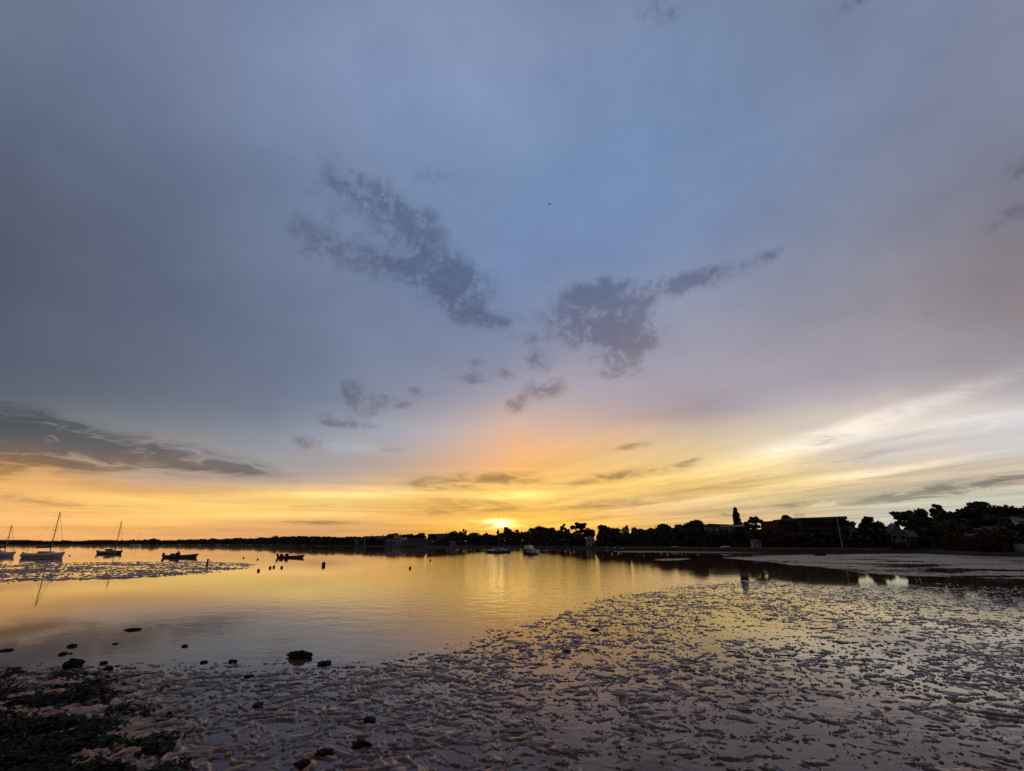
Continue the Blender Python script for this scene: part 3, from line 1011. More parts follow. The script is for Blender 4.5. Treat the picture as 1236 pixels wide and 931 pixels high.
def gable_house(u0, u1, v_eave, v_ridge, r, label, wall, roof, depth=7.0, gable_front=False, nwin=3, floors=2, chimney=True, name="house", z0=None):
    um = 0.5 * (u0 + u1)
    Yd = shore_Y(um) * r
    zg = ground_z(r) if z0 is None else z0
    a, b = point_at(u0, v_eave, Yd), point_at(u1, v_eave, Yd)
    w, he, hr = b.x - a.x, a.z - zg, point_at(um, v_ridge, Yd).z - zg
    he = max(he, 1.6)
    hr = max(hr, he + 0.7)
    t = empty(name, (0.5 * (a.x + b.x), Yd, zg), -0.5 * math.atan2(0.5 * (a.x + b.x), Yd))
    tag(t, label, "house")
    h = w / 2
    m = MB()
    if gable_front:
        m.prism([(-h, -0.5), (h, -0.5), (h, he), (0, hr - 0.12), (-h, he)], 0, depth)
    else:
        m.box(-h, h, 0, depth, -0.5, he)
        m.add([(-h, 0.02, he), (-h, depth - .02, he), (-h, depth / 2, hr - .15), (h, 0.02, he), (h, depth - .02, he), (h, depth / 2, hr - .15)], [(0, 2, 1), (3, 4, 5), (0, 3, 5, 2), (1, 2, 5, 4)])
    m.build("wall", wall, t)
    m = MB()
    ov = 0.3
    if gable_front:
        for s in (-1, 1):
            sl = (hr - he) / h
            m.add([(0, -ov, hr), (s * (h + ov), -ov, he - ov * sl), (s * (h + ov), depth + ov, he - ov * sl), (0, depth + ov, hr),
                   (0, -ov, hr + .18), (s * (h + ov), -ov, he - ov * sl + .18), (s * (h + ov), depth + ov, he - ov * sl + .18), (0, depth + ov, hr + .18)],
                  [(0, 1, 2, 3), (4, 5, 6, 7), (0, 1, 5, 4), (1, 2, 6, 5), (2, 3, 7, 6), (3, 0, 4, 7)])
    else:
        for s in (-1, 1):
            ye = depth / 2 + s * (depth / 2 + ov)
            ze = he - ov * (hr - he) / (depth / 2)
            m.add([(-h - ov, depth / 2, hr), (h + ov, depth / 2, hr), (h + ov, ye, ze), (-h - ov, ye, ze),
                   (-h - ov, depth / 2, hr + .18), (h + ov, depth / 2, hr + .18), (h + ov, ye, ze + .18), (-h - ov, ye, ze + .18)],
                  [(0, 1, 2, 3), (4, 5, 6, 7), (0, 1, 5, 4), (1, 2, 6, 5), (2, 3, 7, 6), (3, 0, 4, 7)])
    rf = m.build("roof", roof, t)
    if chimney:
        MB().box(h * 0.5, h * 0.5 + 0.7, depth * .4, depth * .4 + .7, he, hr + 0.9).build("chimney", M_brick, rf)
    for fl in range(floors):
        zc = he * (fl + 0.55) / floors
        for k in range(nwin):
            xc = -h + w * (k + 0.5) / nwin
            if fl == 0 and k == nwin // 2 and floors > 1:
                MB().box(xc - .5, xc + .5, -0.06, 0.04, 0, min(2.1, he * .45)).build("door", M_timber, t)
                continue
            ww, wh = min(0.7, w / nwin * 0.3), min(0.75, he / floors * 0.28)
            wn = MB().box(xc - ww - .1, xc + ww + .1, -0.07, 0.02, zc - wh - .1, zc + wh + .1).build("window", M_frame, t)
            MB().box(xc - ww, xc + ww, -0.10, -0.06, zc - wh, zc + wh).build("pane", M_glass, wn)
    return t


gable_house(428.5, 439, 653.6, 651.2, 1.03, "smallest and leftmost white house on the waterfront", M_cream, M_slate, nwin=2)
gable_house(440, 451, 650.2, 647.4, 1.05, "white house second from the left on the waterfront", M_white, M_slate)
gable_house(452.5, 464, 649.6, 647.0, 1.07, "taller white house third from the left on the waterfront", M_white, M_paleroof)
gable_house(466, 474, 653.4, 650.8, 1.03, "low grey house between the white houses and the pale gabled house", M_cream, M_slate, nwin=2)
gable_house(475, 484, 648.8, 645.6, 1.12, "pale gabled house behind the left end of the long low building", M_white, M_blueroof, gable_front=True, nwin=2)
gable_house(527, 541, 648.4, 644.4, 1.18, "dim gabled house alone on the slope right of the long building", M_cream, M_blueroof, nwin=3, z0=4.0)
gable_house(543.5, 549.5, 656.0, 653.6, 1.035, "tiny pale boat shed by the water left of the sun", M_white, M_paleroof, depth=4, nwin=1, floors=1, chimney=False, name="boat_shed")
gable_house(708.5, 717.5, 650.6, 646.8, 1.04, "small white gabled house among the trees right of the sun", M_white, M_paleroof, gable_front=True, nwin=2, chimney=False)
gable_house(751.5, 757.5, 639.5, 636.5, 1.145, "narrow white house end showing between the trees", M_white, M_slate, gable_front=True, nwin=1, floors=2, depth=6)
gable_house(909, 918, 654.8, 651.4, 1.045, "small white hut low on the shore below the lacy tree", M_white, M_paleroof, depth=4, nwin=2, floors=1, chimney=False, name="hut")
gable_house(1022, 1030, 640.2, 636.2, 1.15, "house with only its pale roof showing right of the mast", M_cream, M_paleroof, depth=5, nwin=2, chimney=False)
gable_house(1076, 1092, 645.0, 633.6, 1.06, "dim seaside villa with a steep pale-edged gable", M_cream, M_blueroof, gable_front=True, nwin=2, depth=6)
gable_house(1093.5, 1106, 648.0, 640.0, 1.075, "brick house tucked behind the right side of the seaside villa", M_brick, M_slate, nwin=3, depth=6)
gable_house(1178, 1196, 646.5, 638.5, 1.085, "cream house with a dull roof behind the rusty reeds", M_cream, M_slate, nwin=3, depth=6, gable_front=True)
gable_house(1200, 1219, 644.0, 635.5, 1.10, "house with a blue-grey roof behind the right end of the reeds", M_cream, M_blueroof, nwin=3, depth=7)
gable_house(1231, 1241, 629.5, 624.8, 1.14, "pale house cut by the right frame edge, high among the trees", M_white, M_paleroof, nwin=3, depth=6, z0=3.2)


def long_building():
    Yd = shore_Y(500) * 1.035
    zg = ground_z(1.035)
    a, b = point_at(484, 651, Yd), point_at(518.5, 651, Yd)
    w, H = b.x - a.x, a.z - zg
    t = empty("long_building", (0.5 * (a.x + b.x), Yd, zg))
    tag(t, "long low waterside building with a pale roof edge", "building")
    h = w / 2
    MB().box(-h, h, 0, 9, -.5, H - 1.1).build("wall", M_cream, t)
    MB().box(-h * 0.72, h + .6, -1.2, 9.5, H - 1.1, H - 0.3).build("roof", M_paleroof, t)
    MB().box(-h, -h * 0.74, -.3, 8, H - 1.1, H + 1.2).build("tower", M_white, t)
    MB().prism([(-h * .6, H - .3), (h * .8, H - .3), (h * .6, H + .8), (-h * .4, H + .8)], 3, 9).build("roof_ridge", M_slate, t)
    for k in range(9):
        xc = -h + w * (k + .6) / 9.5
        wn = MB().box(xc - .95, xc + .95, -.08, .02, 1.0, H - 1.6).build("window", M_frame, t)
        MB().box(xc - .85, xc + .85, -.12, -.07, 1.1, H - 1.7).build("pane", M_glass, wn)


long_building()


def modern_house():
    r = 1.16
    Yd = shore_Y(872) * r
    zg = ground_z(r)
    a, b = point_at(851, 635, Yd), point_at(896, 635, Yd)
    H = a.z - zg
    w = b.x - a.x
    t = empty("modern_house", (0.5 * (a.x + b.x), Yd, zg), math.radians(-14))
    tag(t, "modern flat-roofed house with a white roof edge left of the poplar", "house")
    h = w / 2
    MB().box(-h, h * .55, 0, 8, -.5, H - .2).build("wall", M_white, t)
    MB().prism([(-h * 1.0, H - .2), (h * 1.0, H - .2), (h * 1.0, H + .25), (-h * .75, H + 0.9)], -1.0, 8.5).build("roof", M_slate, t)
    MB().box(-h * .2, h * 1.02, -1.12, -1.02, H - .35, H + .3).build("fascia", M_frame, t)
    MB().box(-h * .1, h * .95, -1.6, 0, H - 3.0, H - 2.8).build("balcony", M_frame, t)
    for k in range(5):
        xc = -h * .85 + k * h * .32
        wn = MB().box(xc - .8, xc + .8, -.08, .02, H - 2.6, H - .6).build("window", M_frame, t)
        MB().box(xc - .7, xc + .7, -.12, -.07, H - 2.5, H - .7).build("pane", M_glass, wn)


modern_house()


def dark_building():
    r = 1.12
    Yd = shore_Y(985) * r
    zg = ground_z(1.08)
    a, b = point_at(939, 626, Yd), point_at(1032, 625, Yd)
    w = b.x - a.x
    H = a.z - zg
    t = empty("dark_building", (0.5 * (a.x + b.x), Yd, zg), math.radians(3))
    tag(t, "big dark flat-roofed building behind the right shore", "building")
    h = w / 2
    MB().box(-h * .52, h * .78, 0, 14, -1.5, H - .2).build("wall", M_clad, t)
    MB().prism([(-h * .53, H - .2), (h * .8, H - .2), (h * .8, H + .75), (-h * .53, H + .15)], -.5, 14.5).build("roof", M_slate, t)
    MB().box(-h, -h * .525, 1, 12, -1.5, H - .6).build("side_wing", M_brick, t)
    MB().box(h * .785, h, .5, 12, -1.5, H - 2.8).build("end_wing", M_blueroof, t)
    MB().box(-h * .5, h * .76, -.35, -.02, 2.9, 3.25).build("balcony", M_conc, t)
    rl = MB()
    for k in range(9):
        rl.box(-h * .5 + k * .45, -h * .5 + k * .45 + .06, 2.0, 2.06, H + .1, H + 1.3)
    rl.box(-h * .5, -h * .5 + 3.7, 2.0, 2.06, H + 1.3, H + 1.38)
    rl.build("roof_railing", M_paleroof, t)
    for fl in range(3):
        for k in range(11):
            xc = -h * .47 + k * h * .122
            z0 = .6 + fl * 3.0
            if z0 + 2.1 > H - .4:
                continue
            wn = MB().box(xc - h * .05, xc + h * .05, -.08, .02, z0, z0 + 2.1).build("window", M_timber, t)
            MB().box(xc - h * .045, xc + h * .045, -.12, -.07, z0 + .1, z0 + 2.0).build("pane", M_glass, wn)


dark_building()

# tall mast by the shore
Yd = shore_Y(1016) * 1.03
b0, tp = point_at(1016.5, 659, Yd), point_at(1012, 626, Yd)
t = empty("flagpole", (b0.x, Yd, ground_z(1.03)))
tag(t, "tall pale flagpole in front of the big dark building", "flagpole")
hp = tp.z - ground_z(1.03)
MB().tube([(0, 0, 0), (0, 0, hp * .5), (0, 0, hp)], .10, .05, 8).build("pole", M_frame, t)
MB().tube([(-.9, 0, hp * .62), (.9, 0, hp * .62)], .035, .03, 6).build("crosstree", M_frame, t)
MB().box(-.5, .5, -.5, .5, -.3, .35).build("base", M_conc, t)
MB().lathe([(.02, 0), (.12, .06), (.12, .16), (.02, .22)], 8, (0, 0, hp)).build("finial", M_frame, t)


def wall_run(name, us_, r0, z0, z1, th, mat, label, cat):
    V_, F_ = [], []
    for u in us_:
        Y_ = shore_Y(u) * r0
        p = point_at(u, 650, Y_)
        V_ += [(p.x, Y_, z0), (p.x, Y_ + th, z0), (p.x, Y_ + th, z1), (p.x, Y_, z1)]
    for i in range(len(us_) - 1):
        a = i * 4
        for k in range(4):
            F_.append((a + k, a + (k + 1) % 4, a + 4 + (k + 1) % 4, a + 4 + k))
    F_ += [(3, 2, 1, 0), tuple(len(V_) - 4 + k for k in range(4))]
    o = MB().add(V_, F_).build(name, mat)
    tag(o, label, cat)
    return o


wall_run("sea_wall", list(np.linspace(742, 1072, 34)), 1.012, 0.2, 1.15, 0.4, M_conc, "low grey sea wall along the far shore below the trees", "wall")
wall_run("brick_wall", list(np.linspace(1075, 1117, 8)), 1.012, 0.2, 1.6, 0.35, M_brick, "reddish brick wall at the shore below the seaside villa", "wall")
wall_run("garden_wall", list(np.linspace(1222, 1290, 6)), 1.05, 0.5, 2.3, 0.3, M_white, "pale garden wall behind the shore at the right frame edge", "wall")

# ------------------------------------------------------------------ boats
M_hullw = material("white_gelcoat", (0.80, 0.81, 0.82), 0.3, 0.5, 0.06, 1.0)
M_hullb = material("blue_hull_paint", (0.05, 0.09, 0.16), 0.3, 0.5, 0.1, 1.0)
M_hullg = material("grey_rubber_tube", (0.13, 0.135, 0.14), 0.6, 0.3, 0.15, 2.0)
M_dark = material("dark_canvas", (0.025, 0.03, 0.04), 0.8, 0.2, 0.2, 3.0)
M_alu = material("mast_aluminium", (0.25, 0.25, 0.26), 0.45, 0.5, metal=0.4)
M_wire = material("rigging_wire", (0.05, 0.05, 0.05), 0.5, 0.4)
M_black = material("black_plastic", (0.012, 0.012, 0.013), 0.5, 0.4)
M_red = material("red_antifoul", (0.14, 0.03, 0.025), 0.7, 0.2)


def hull_mb(L, B, fb, draft=0.25, sheer=0.25, rake=0.08, n=15, transom=0.75, flare=0.82, inset=None):
    """a boat's hull along +x (bow), closed by its deck; fb freeboard amidships"""
    m = MB()
    vs, fs = [], []
    for i in range(n):
        t = i / (n - 1)
        wdt = B / 2 * (transom + (1 - transom) * math.sin(min(1, t / 0.45) * math.pi / 2)) if t < 0.45 else B / 2 * max(0.012, (1 - ((t - 0.45) / 0.55) ** 2.1))
        zs = fb * (1 + sheer * ((t - 0.35) / 0.65) ** 2 * (1 if t > 0.35 else 0.5))
        zk = -draft * (1 - max(0, (t - 0.6) / 0.4) ** 2 * 0.75)
        x = -L / 2 + L * t
        xs = x + rake * L * t ** 3
        for (yy, z, xx) in ((0, zk, x), (wdt * 0.55, zk * 0.75, x), (wdt * flare, 0.02, x + (xs - x) * .3), (wdt * 0.95, zs * .6, x + (xs - x) * .7), (wdt, zs, xs), (wdt * 0.9, zs + 0.02, xs), (0, zs + 0.06 * B, xs)):
            vs.append((xx, yy, z))
        for (yy, z, xx) in ((wdt * 0.9, zs + 0.02, xs), (wdt, zs, xs), (wdt * 0.95, zs * .6, x + (xs - x) * .7), (wdt * flare, 0.02, x + (xs - x) * .3), (wdt * 0.55, zk * 0.75, x)):
            vs.append((xx, -yy, z))
    k = 12
    for i in range(n - 1):
        for j in range(k):
            fs.append((i * k + j, i * k + (j + 1) % k, (i + 1) * k + (j + 1) % k, (i + 1) * k + j))
    fs.append(tuple(range(k)))
    fs.append(tuple((n - 1) * k + j for j in range(k)))
    return m.add(vs, fs)


def cabin_mb(x0, x1, w, z0, h, slope=0.35):
    m = MB()
    xa, xb = x0 + h * slope * .4, x1 - h * slope * 2.2
    wt = w * 0.82
    return m.add([(x0, -w / 2, z0), (x1, -w / 2 * .7, z0), (x1, w / 2 * .7, z0), (x0, w / 2, z0), (xa, -wt / 2, z0 + h), (xb, -wt / 2 * .75, z0 + h), (xb, wt / 2 * .75, z0 + h), (xa, wt / 2, z0 + h)],
                 [(0, 1, 2, 3), (4, 5, 6, 7), (0, 1, 5, 4), (1, 2, 6, 5), (2, 3, 7, 6), (3, 0, 4, 7)])


def outboard(L, parent, x, z):
    m = MB()
    m.add([(x - .42, -.16, z + .15), (x - .05, -.14, z + .15), (x - .05, .14, z + .15), (x - .42, .16, z + .15), (x - .38, -.12, z + .62), (x - .1, -.1, z + .55), (x - .1, .1, z + .55), (x - .38, .12, z + .62)],
          [(0, 1, 2, 3), (4, 5, 6, 7), (0, 1, 5, 4), (1, 2, 6, 5), (2, 3, 7, 6), (3, 0, 4, 7)])
    m.box(x - .3, x - .12, -.06, .06, -.45, z + .15)
    return m.build("outboard_motor", M_black, parent)


def sailboat(u0, u1, vw, vtop, mast_t, label, hull_mat, yaw=0.12, sprayhood=False, boom=True, mizzen=False):
    a, b = ground(u0, vw), ground(u1, vw)
    L = (b.x - a.x) / (1.06 * math.cos(yaw))
    Yd = a.y
    t = empty("sailboat", (0.5 * (a.x + b.x), Yd, 0), yaw)
    tag(t, label, "sailboat", "sailing boats on the moorings")
    B, fb = L * .32, L * .105
    h = hull_mb(L, B, fb, L * .06, .35, .07).build("hull", hull_mat, t, True)
    MB().box(-L * .44, L * .40, -B * .475, -B * .47, fb * .42, fb * .55).build("hull_stripe", M_hullb if hull_mat is M_hullw else M_hullw, h)
    ch = L * .062
    cb = cabin_mb(-L * .12, L * .27, B * .62, fb + .05, ch).build("cabin", M_hullw, t)
    for k in range(3):
        x = -L * .06 + k * L * .075
        for s in (-1, 1):
            MB().box(x, x + L * .045, s * B * .305 - .02, s * B * .305 + .02, fb + .05 + ch * .35, fb + .05 + ch * .75).build("window", M_glass, cb)
    xm = -L / 2 + L * mast_t
    zt = point_at(0.5 * (u0 + u1), vtop, Yd).z
    z0 = fb + .05
    MB().tube([(xm, 0, z0), (xm, 0, (z0 + zt) / 2), (xm - .04, 0, zt)], .085, .055, 8).build("mast", M_alu, t)
    MB().tube([(xm, -B * .3, z0 + (zt - z0) * .55), (xm, B * .3, z0 + (zt - z0) * .55)], .03, .03, 6).build("spreader", M_alu, t)
    rg = MB()
    rg.tube([(L * .52, 0, fb * 1.3), (xm, 0, zt - .1)], .022, .022, 5)
    rg.build("forestay", M_wire, t)
    for s in (-1, 1):
        MB().tube([(xm - .1, s * B * .48, fb), (xm, s * B * .3, z0 + (zt - z0) * .55), (xm, 0, zt - .2)], .012, .012, 4).build("shroud", M_wire, t)
    MB().tube([(-L * .49, 0, fb), (xm, 0, zt - .05)], .012, .012, 4).build("backstay", M_wire, t)
    if boom:
        zb = z0 + L * .15
        MB().tube([(xm, 0, zb), (xm - L * .40, 0, zb + .02)], .05, .045, 6).build("boom", M_alu, t)
        MB().tube([(xm - .05, 0, zb + .26), (xm - L * .12, 0, zb + .2), (xm - L * .38, 0, zb + .1)], .17, .09, 8).build("sail_cover", M_dark, t)
    if sprayhood:
        cabin_mb(-L * .20, L * .10, B * .58, fb + .05 + ch * .4, L * .085, .25).build("spray_hood", M_dark, t)
    p = MB()
    for s in (-1, 1):
        p.tube([(L * .36, s * B * .3, fb), (L * .40, s * B * .3, fb + .62), (L * .56, 0, fb + .75)], .016, .016, 5)
        p.tube([(L * .47, s * B * .12, fb), (L * .47, s * B * .14, fb + .7)], .016, .016, 5)
    p.build("pulpit", M_alu, t)
    p = MB()
    for s in (-1, 1):
        p.tube([(-L * .38, s * B * .42, fb), (-L * .38, s * B * .42, fb + .62), (-L * .5, s * B * .3, fb + .64), (-L * .5, 0, fb + .64)], .016, .016, 5)
        p.tube([(-L * .5, s * B * .3, fb), (-L * .5, s * B * .3, fb + .64)], .016, .016, 5)
    p.build("pushpit", M_alu, t)
    MB().box(-L * .53, -L * .495, -.03, .03, -.3, fb * .9).build("rudder", M_hullw, t)
    outboard(L, t, -L * .5, fb * .5)
    return t


sailboat(29, 73.5, 673.3, 617.8, .655, "largest sailing boat on the left, pale hull with a boom and rolled sail", M_hullw, 0.10)
sailboat(119, 145, 668.6, 628.8, .72, "middle sailing boat with a dark spray hood and blue hull", M_hullb, 0.16, sprayhood=True, boom=False)
sailboat(-24, 13, 671.8, 634, .72, "sailing boat half cut off by the left frame edge", M_hullw, 0.2, sprayhood=True)
sailboat(158, 169, 659.2, 643.5, .6, "tiny faint sailing boat far off near the left shore", M_hullw, 0.3)


def motorboat(u0, u1, vw, label, hull_mat, yaw=0.0, console=.5, kind="open", group="open motorboats"):
    a, b = ground(u0, vw), ground(u1, vw)
    L = (b.x - a.x) / 1.06 / max(.35, abs(math.cos(yaw)))
    t = empty("motorboat", (0.5 * (a.x + b.x), a.y, 0), yaw)
    tag(t, label, "motorboat", group)
    L *= .93
    B, fb = L * .34, L * .062
    h = hull_mb(L, B, fb, L * .05, 0.75, .09, transom=.85).build("hull", hull_mat, t, True)
    rub = MB()
    for s in (-1, 1):
        rub.tube([(-L * .5 + L * .95 * k / 8, s * B / 2 * (0.9 if k < 4 else max(.06, 1 - ((k / 8 - .45) / .55) ** 2.1)), fb * (1.02 + .75 * max(0, (k / 8 - .35) / .65) ** 2)) for k in range(9)], L * .016, L * .012, 6)
    rub.build("rubbing_strake", M_hullg, h)
    xc = -L / 2 + L * console
    c = MB().add([(xc - .32, -.36, fb), (xc + .36, -.36, fb), (xc + .36, .36, fb), (xc - .32, .36, fb), (xc - .22, -.32, fb + L * .10), (xc + .12, -.32, fb + L * .11), (xc + .12, .32, fb + L * .11), (xc - .22, .32, fb + L * .10)],
                 [(0, 1, 2, 3), (4, 5, 6, 7), (0, 1, 5, 4), (1, 2, 6, 5), (2, 3, 7, 6), (3, 0, 4, 7)]).build("console", M_dark, t)
    MB().add([(xc + .1, -.3, fb + L * .11), (xc + .1, .3, fb + L * .11), (xc - .04, .26, fb + L * .16), (xc - .04, -.26, fb + L * .16), (xc + .13, -.3, fb + L * .11), (xc + .13, .3, fb + L * .11), (xc - .01, .26, fb + L * .16), (xc - .01, -.26, fb + L * .16)],
             [(0, 1, 2, 3), (4, 5, 6, 7), (0, 1, 5, 4), (1, 2, 6, 5), (2, 3, 7, 6), (3, 0, 4, 7)]).build("windscreen", M_glass, c)
    MB().box(xc - 1.1, xc - .65, -.4, .4, fb, fb + .38).build("seat", M_dark, t)
    outboard(L, t, -L * .49, fb * .7)
    return t


motorboat(197, 237, 673.2, "long open motorboat right of the sailing boats, behind the mud bank", M_hullg, .12, .42)
motorboat(335, 366, 673.4, "shorter open motorboat past the end of the mud bank, tall dark console aft", M_hullg, .16, .34)


def cruiser(u0, u1, vw, label, yaw, hull_mat, mast_top=None, canopy=False, L=None):
    a, b = ground(u0, vw), ground(u1, vw)
    if L is None:
        L = (b.x - a.x) / 1.05 / max(.3, abs(math.cos(yaw)))
    t = empty("cabin_cruiser", (0.5 * (a.x + b.x), a.y, 0), yaw)
    tag(t, label, "cabin cruiser")
    B, fb = L * .34, L * .11
    h = hull_mb(L, B, fb, L * .05, .5, .08, transom=.85).build("hull", hull_mat, t, True)
    MB().box(-L * .45, L * .36, -B * .49, -B * .48, fb * .75, fb * .9).build("hull_stripe", M_hullw, h)
    cb = cabin_mb(-L * .22, L * .30, B * .72, fb + .04, L * .085, .6).build("cabin", M_hullw, t)
    MB().box(-L * .16, L * .10, -B * .365, -B * .335, fb + L * .035, fb + L * .07).build("window", M_glass, cb)
    MB().box(-L * .16, L * .10, B * .335, B * .365, fb + L * .035, fb + L * .07).build("window", M_glass, cb)
    cabin_mb(-L * .20, L * .05, B * .6, fb + .05 + L * .085, L * .05, .5).build("windscreen", M_glass, t)
    if canopy:
        cabin_mb(-L * .42, -L * .02, B * .8, fb + L * .12, L * .14, .3).build("canopy", M_hullw, t)
    if mast_top:
        zt = point_at(0.5 * (u0 + u1), mast_top, a.y).z
        MB().tube([(0, 0, fb), (0, 0, zt)], .07, .04, 6).build("mast", M_alu, t)
        MB().tube([(L * .5, 0, fb * 1.4), (0, 0, zt)], .012, .012, 4).build("forestay", M_wire, t)
    p = MB()
    for s in (-1, 1):
        p.tube([(L * .1, s * B * .42, fb), (L * .15, s * B * .42, fb + .6), (L * .42, s * B * .15, fb + .75), (L * .54, 0, fb + .8)], .018, .018, 5)
    p.build("pulpit", M_alu, t)
    outboard(L, t, -L * .5, fb * .6)
    return t


cruiser(587, 616, 667.6, "white-topped cabin boat with a thin mast, on the sun's glitter", .10, M_hullb, mast_top=624)
cruiser(634, 651, 669.6, "dark-hulled cabin boat seen end-on, right of the white-topped one", math.radians(55), M_hullb, canopy=True, L=5.4)

# dinghies and small boats: one prototype with parts, then copies


def small_boat(L=4.0):
    t = empty("small_boat", (0, 0, 0))
    h = hull_mb(L, L * .36, L * .11, L * .03, .5, .06, transom=.8).build("hull", M_hullg, t, True)
    cabin_mb(-L * .15, L * .22, L * .24, L * .115, L * .09).build("cabin", M_hullw, t)
    return t


sb = small_boat()
ORD = ["first", "second", "third", "fourth", "fifth", "sixth", "seventh", "eighth", "ninth", "tenth", "eleventh", "twelfth"]
spots = [(197, 658.6, 6), (216, 658.5, 11), (241, 658.6, 9), (263, 658.4, 8), (275, 658.5, 8), (300, 658.5, 5), (318, 658.6, 4.5), (327, 658.4, 3.5), (344, 658.6, 5), (365, 659.3, 6), (384, 659.6, 5), (392, 659.5, 4)]
for i, (u, v, wp) in enumerate(spots):
    o = sb if i == 0 else copy_tree(sb)
    g = ground(u, v)
    s = wp * g.y / F0 * 1.0 / 4.2
    o.location = (g.x, g.y, 0)
    o.scale = (s * .95, s * .8, s * .62)
    o.rotation_euler = (0, 0, RNG.uniform(-.4, .4) + (math.pi if i % 3 == 1 else 0))
    tag(o, "%s tiny boat from the left in the line moored off the far left shore" % ORD[i], "boat", "tiny boats moored off the far left shore")
for i, (u, v, wp, lb) in enumerate(((733, 663.2, 8, "leftmost pale dinghy drawn up below the round-topped tree"), (742, 663.4, 9, "middle pale dinghy drawn up below the round-topped tree"),
                                    (751, 663.8, 9, "rightmost pale dinghy drawn up near the narrow white house end"))):
    o = copy_tree(sb)
    o.name = "dinghy"
    g = ground(u, v)
    s = wp * g.y / F0 / 4.2
    o.location = (g.x, g.y, .12)
    o.scale = (s, s, s)
    o.rotation_euler = (0, 0, RNG.uniform(-.5, .5))
    tag(o, lb, "dinghy", "dinghies on the far shore")
o = copy_tree(sb)
o.name = "wreck"
g = ground(990, 671)
s = 12 * g.y / F0 / 4.2
o.location = (g.x, g.y, .05)
o.scale = (s, s, s)
o.rotation_euler = (.35, 0, 2.6)
for chd in o.children:
    chd.data = chd.data.copy()
    chd.data.materials[0] = M_black if chd.name.startswith("hull") else M_timber
tag(o, "small dark boat lying tilted on the far mud below the dark building", "boat")
for i, (u, v, wp, lb) in enumerate(((1101, 657.5, 9, "pale boat laid up ashore beside the brick house"), (815, 662.0, 8, "pale boat laid up on the shore below the notch of bright sky"), (876, 661.5, 12, "pale boat laid up on the shore below the modern house"))):
    o = copy_tree(sb)
    o.name = "laid_up_boat"
    Yd = shore_Y(u) * 1.02
    p = point_at(u, v, Yd)
    s = wp * Yd / F0 / 4.2
    o.location = (p.x, Yd, ground_z(1.02) + .25)
    o.scale = (s, s, s)
    o.rotation_euler = (0, 0, RNG.uniform(-.3, .3))
    for chd in o.children:
        if chd.name.startswith("hull"):
            chd.data = chd.data.copy()
            chd.data.materials[0] = M_hullw
    tag(o, lb, "boat", "boats laid up ashore")

# ------------------------------------------------------------------ mooring buoys
M_buoy = material("weathered_buoy", (0.10, 0.05, 0.035), 0.5, 0.4, 0.2, 4.0)


def buoy_proto():
    t = empty("mooring_buoy", (0, 0, 0))
    MB().lathe([(.05, -.28), (.2, -.2), (.29, -.05), (.3, .05), (.24, .2), (.1, .29), (.05, .31)], 12).build("float", M_buoy, t, True)
    m = MB()
    m.tube([(0.06 * math.cos(a), 0, .36 + .06 * math.sin(a)) for a in np.linspace(-1.4, 4.6, 10)], .018, .018, 5)
    m.build("ring", M_wire, t)
    return t


bu = buoy_proto()
for i, (u, v, d, lb) in enumerate((
        (84, 671.0, 2.0, "mooring buoy just off the bow of the largest sailing boat"),
        (24.5, 670.4, 1.6, "mooring buoy just astern of the largest sailing boat"),
        (294, 673.8, 2.2, "mooring buoy beyond the tip of the mud bank, left of the shorter motorboat"),
        (311, 675.6, 1.6, "small buoy just above the very tip of the mud bank"),
        (326, 686.0, 2.2, "leftmost of the three buoys off the end of the mud bank"),
        (330.5, 685.0, 1.5, "middle and smallest of the three buoys off the end of the mud bank"),
        (340, 685.6, 2.4, "rightmost of the three buoys, below the shorter motorboat"),
        (312, 689.5, 1.8, "nearest buoy, below the tip of the mud bank"),
        (495, 686.5, 2.2, "lone buoy in open water below the long low building"),
        (519.5, 677.0, 1.6, "small far buoy right of the lone buoy in open water"))):
    o = bu if i == 0 else copy_tree(bu)
    g = ground(u, v)
    s = max(.45, d * g.y / F0 / .95)
    o.location = (g.x, g.y, .06)
    o.scale = (s, s, s)
    tag(o, lb, "buoy", "mooring buoys")
g = ground(390.5, 683)
t = empty("channel_marker", (g.x, g.y, 0), 0, g.y / 70)
tag(t, "upright dark can-shaped marker floating right of the motorboats", "marker buoy")
MB().lathe([(.1, -.2), (.22, -.15), (.24, .35), (.18, .42), (.05, .45)], 12).build("float", M_black, t, True)
MB().tube([(0, 0, .4), (0, 0, .62)], .05, .04, 6).build("post", M_black, t)
g = ground(249.5, 683)
t = empty("mooring_post", (g.x, g.y, 0))
tag(t, "short dark post sticking up from the mud bank", "post")
MB().tube([(0, 0, -.2), (.02, 0, .35), (.03, 0, .62)], .11, .09, 8).build("stake", M_timber, t)
MB().lathe([(.1, 0), (.15, .03), (.13, .1), (.03, .14)], 8, (.03, 0, .6)).build("cap", M_black, t)

# ------------------------------------------------------------------ rocks and weed in the foreground
M_rock = material("weedy_rock", (0.008, 0.008, 0.006), 0.7, 0.2, 0.4, 6.0, bump=0.03, bscale=14)


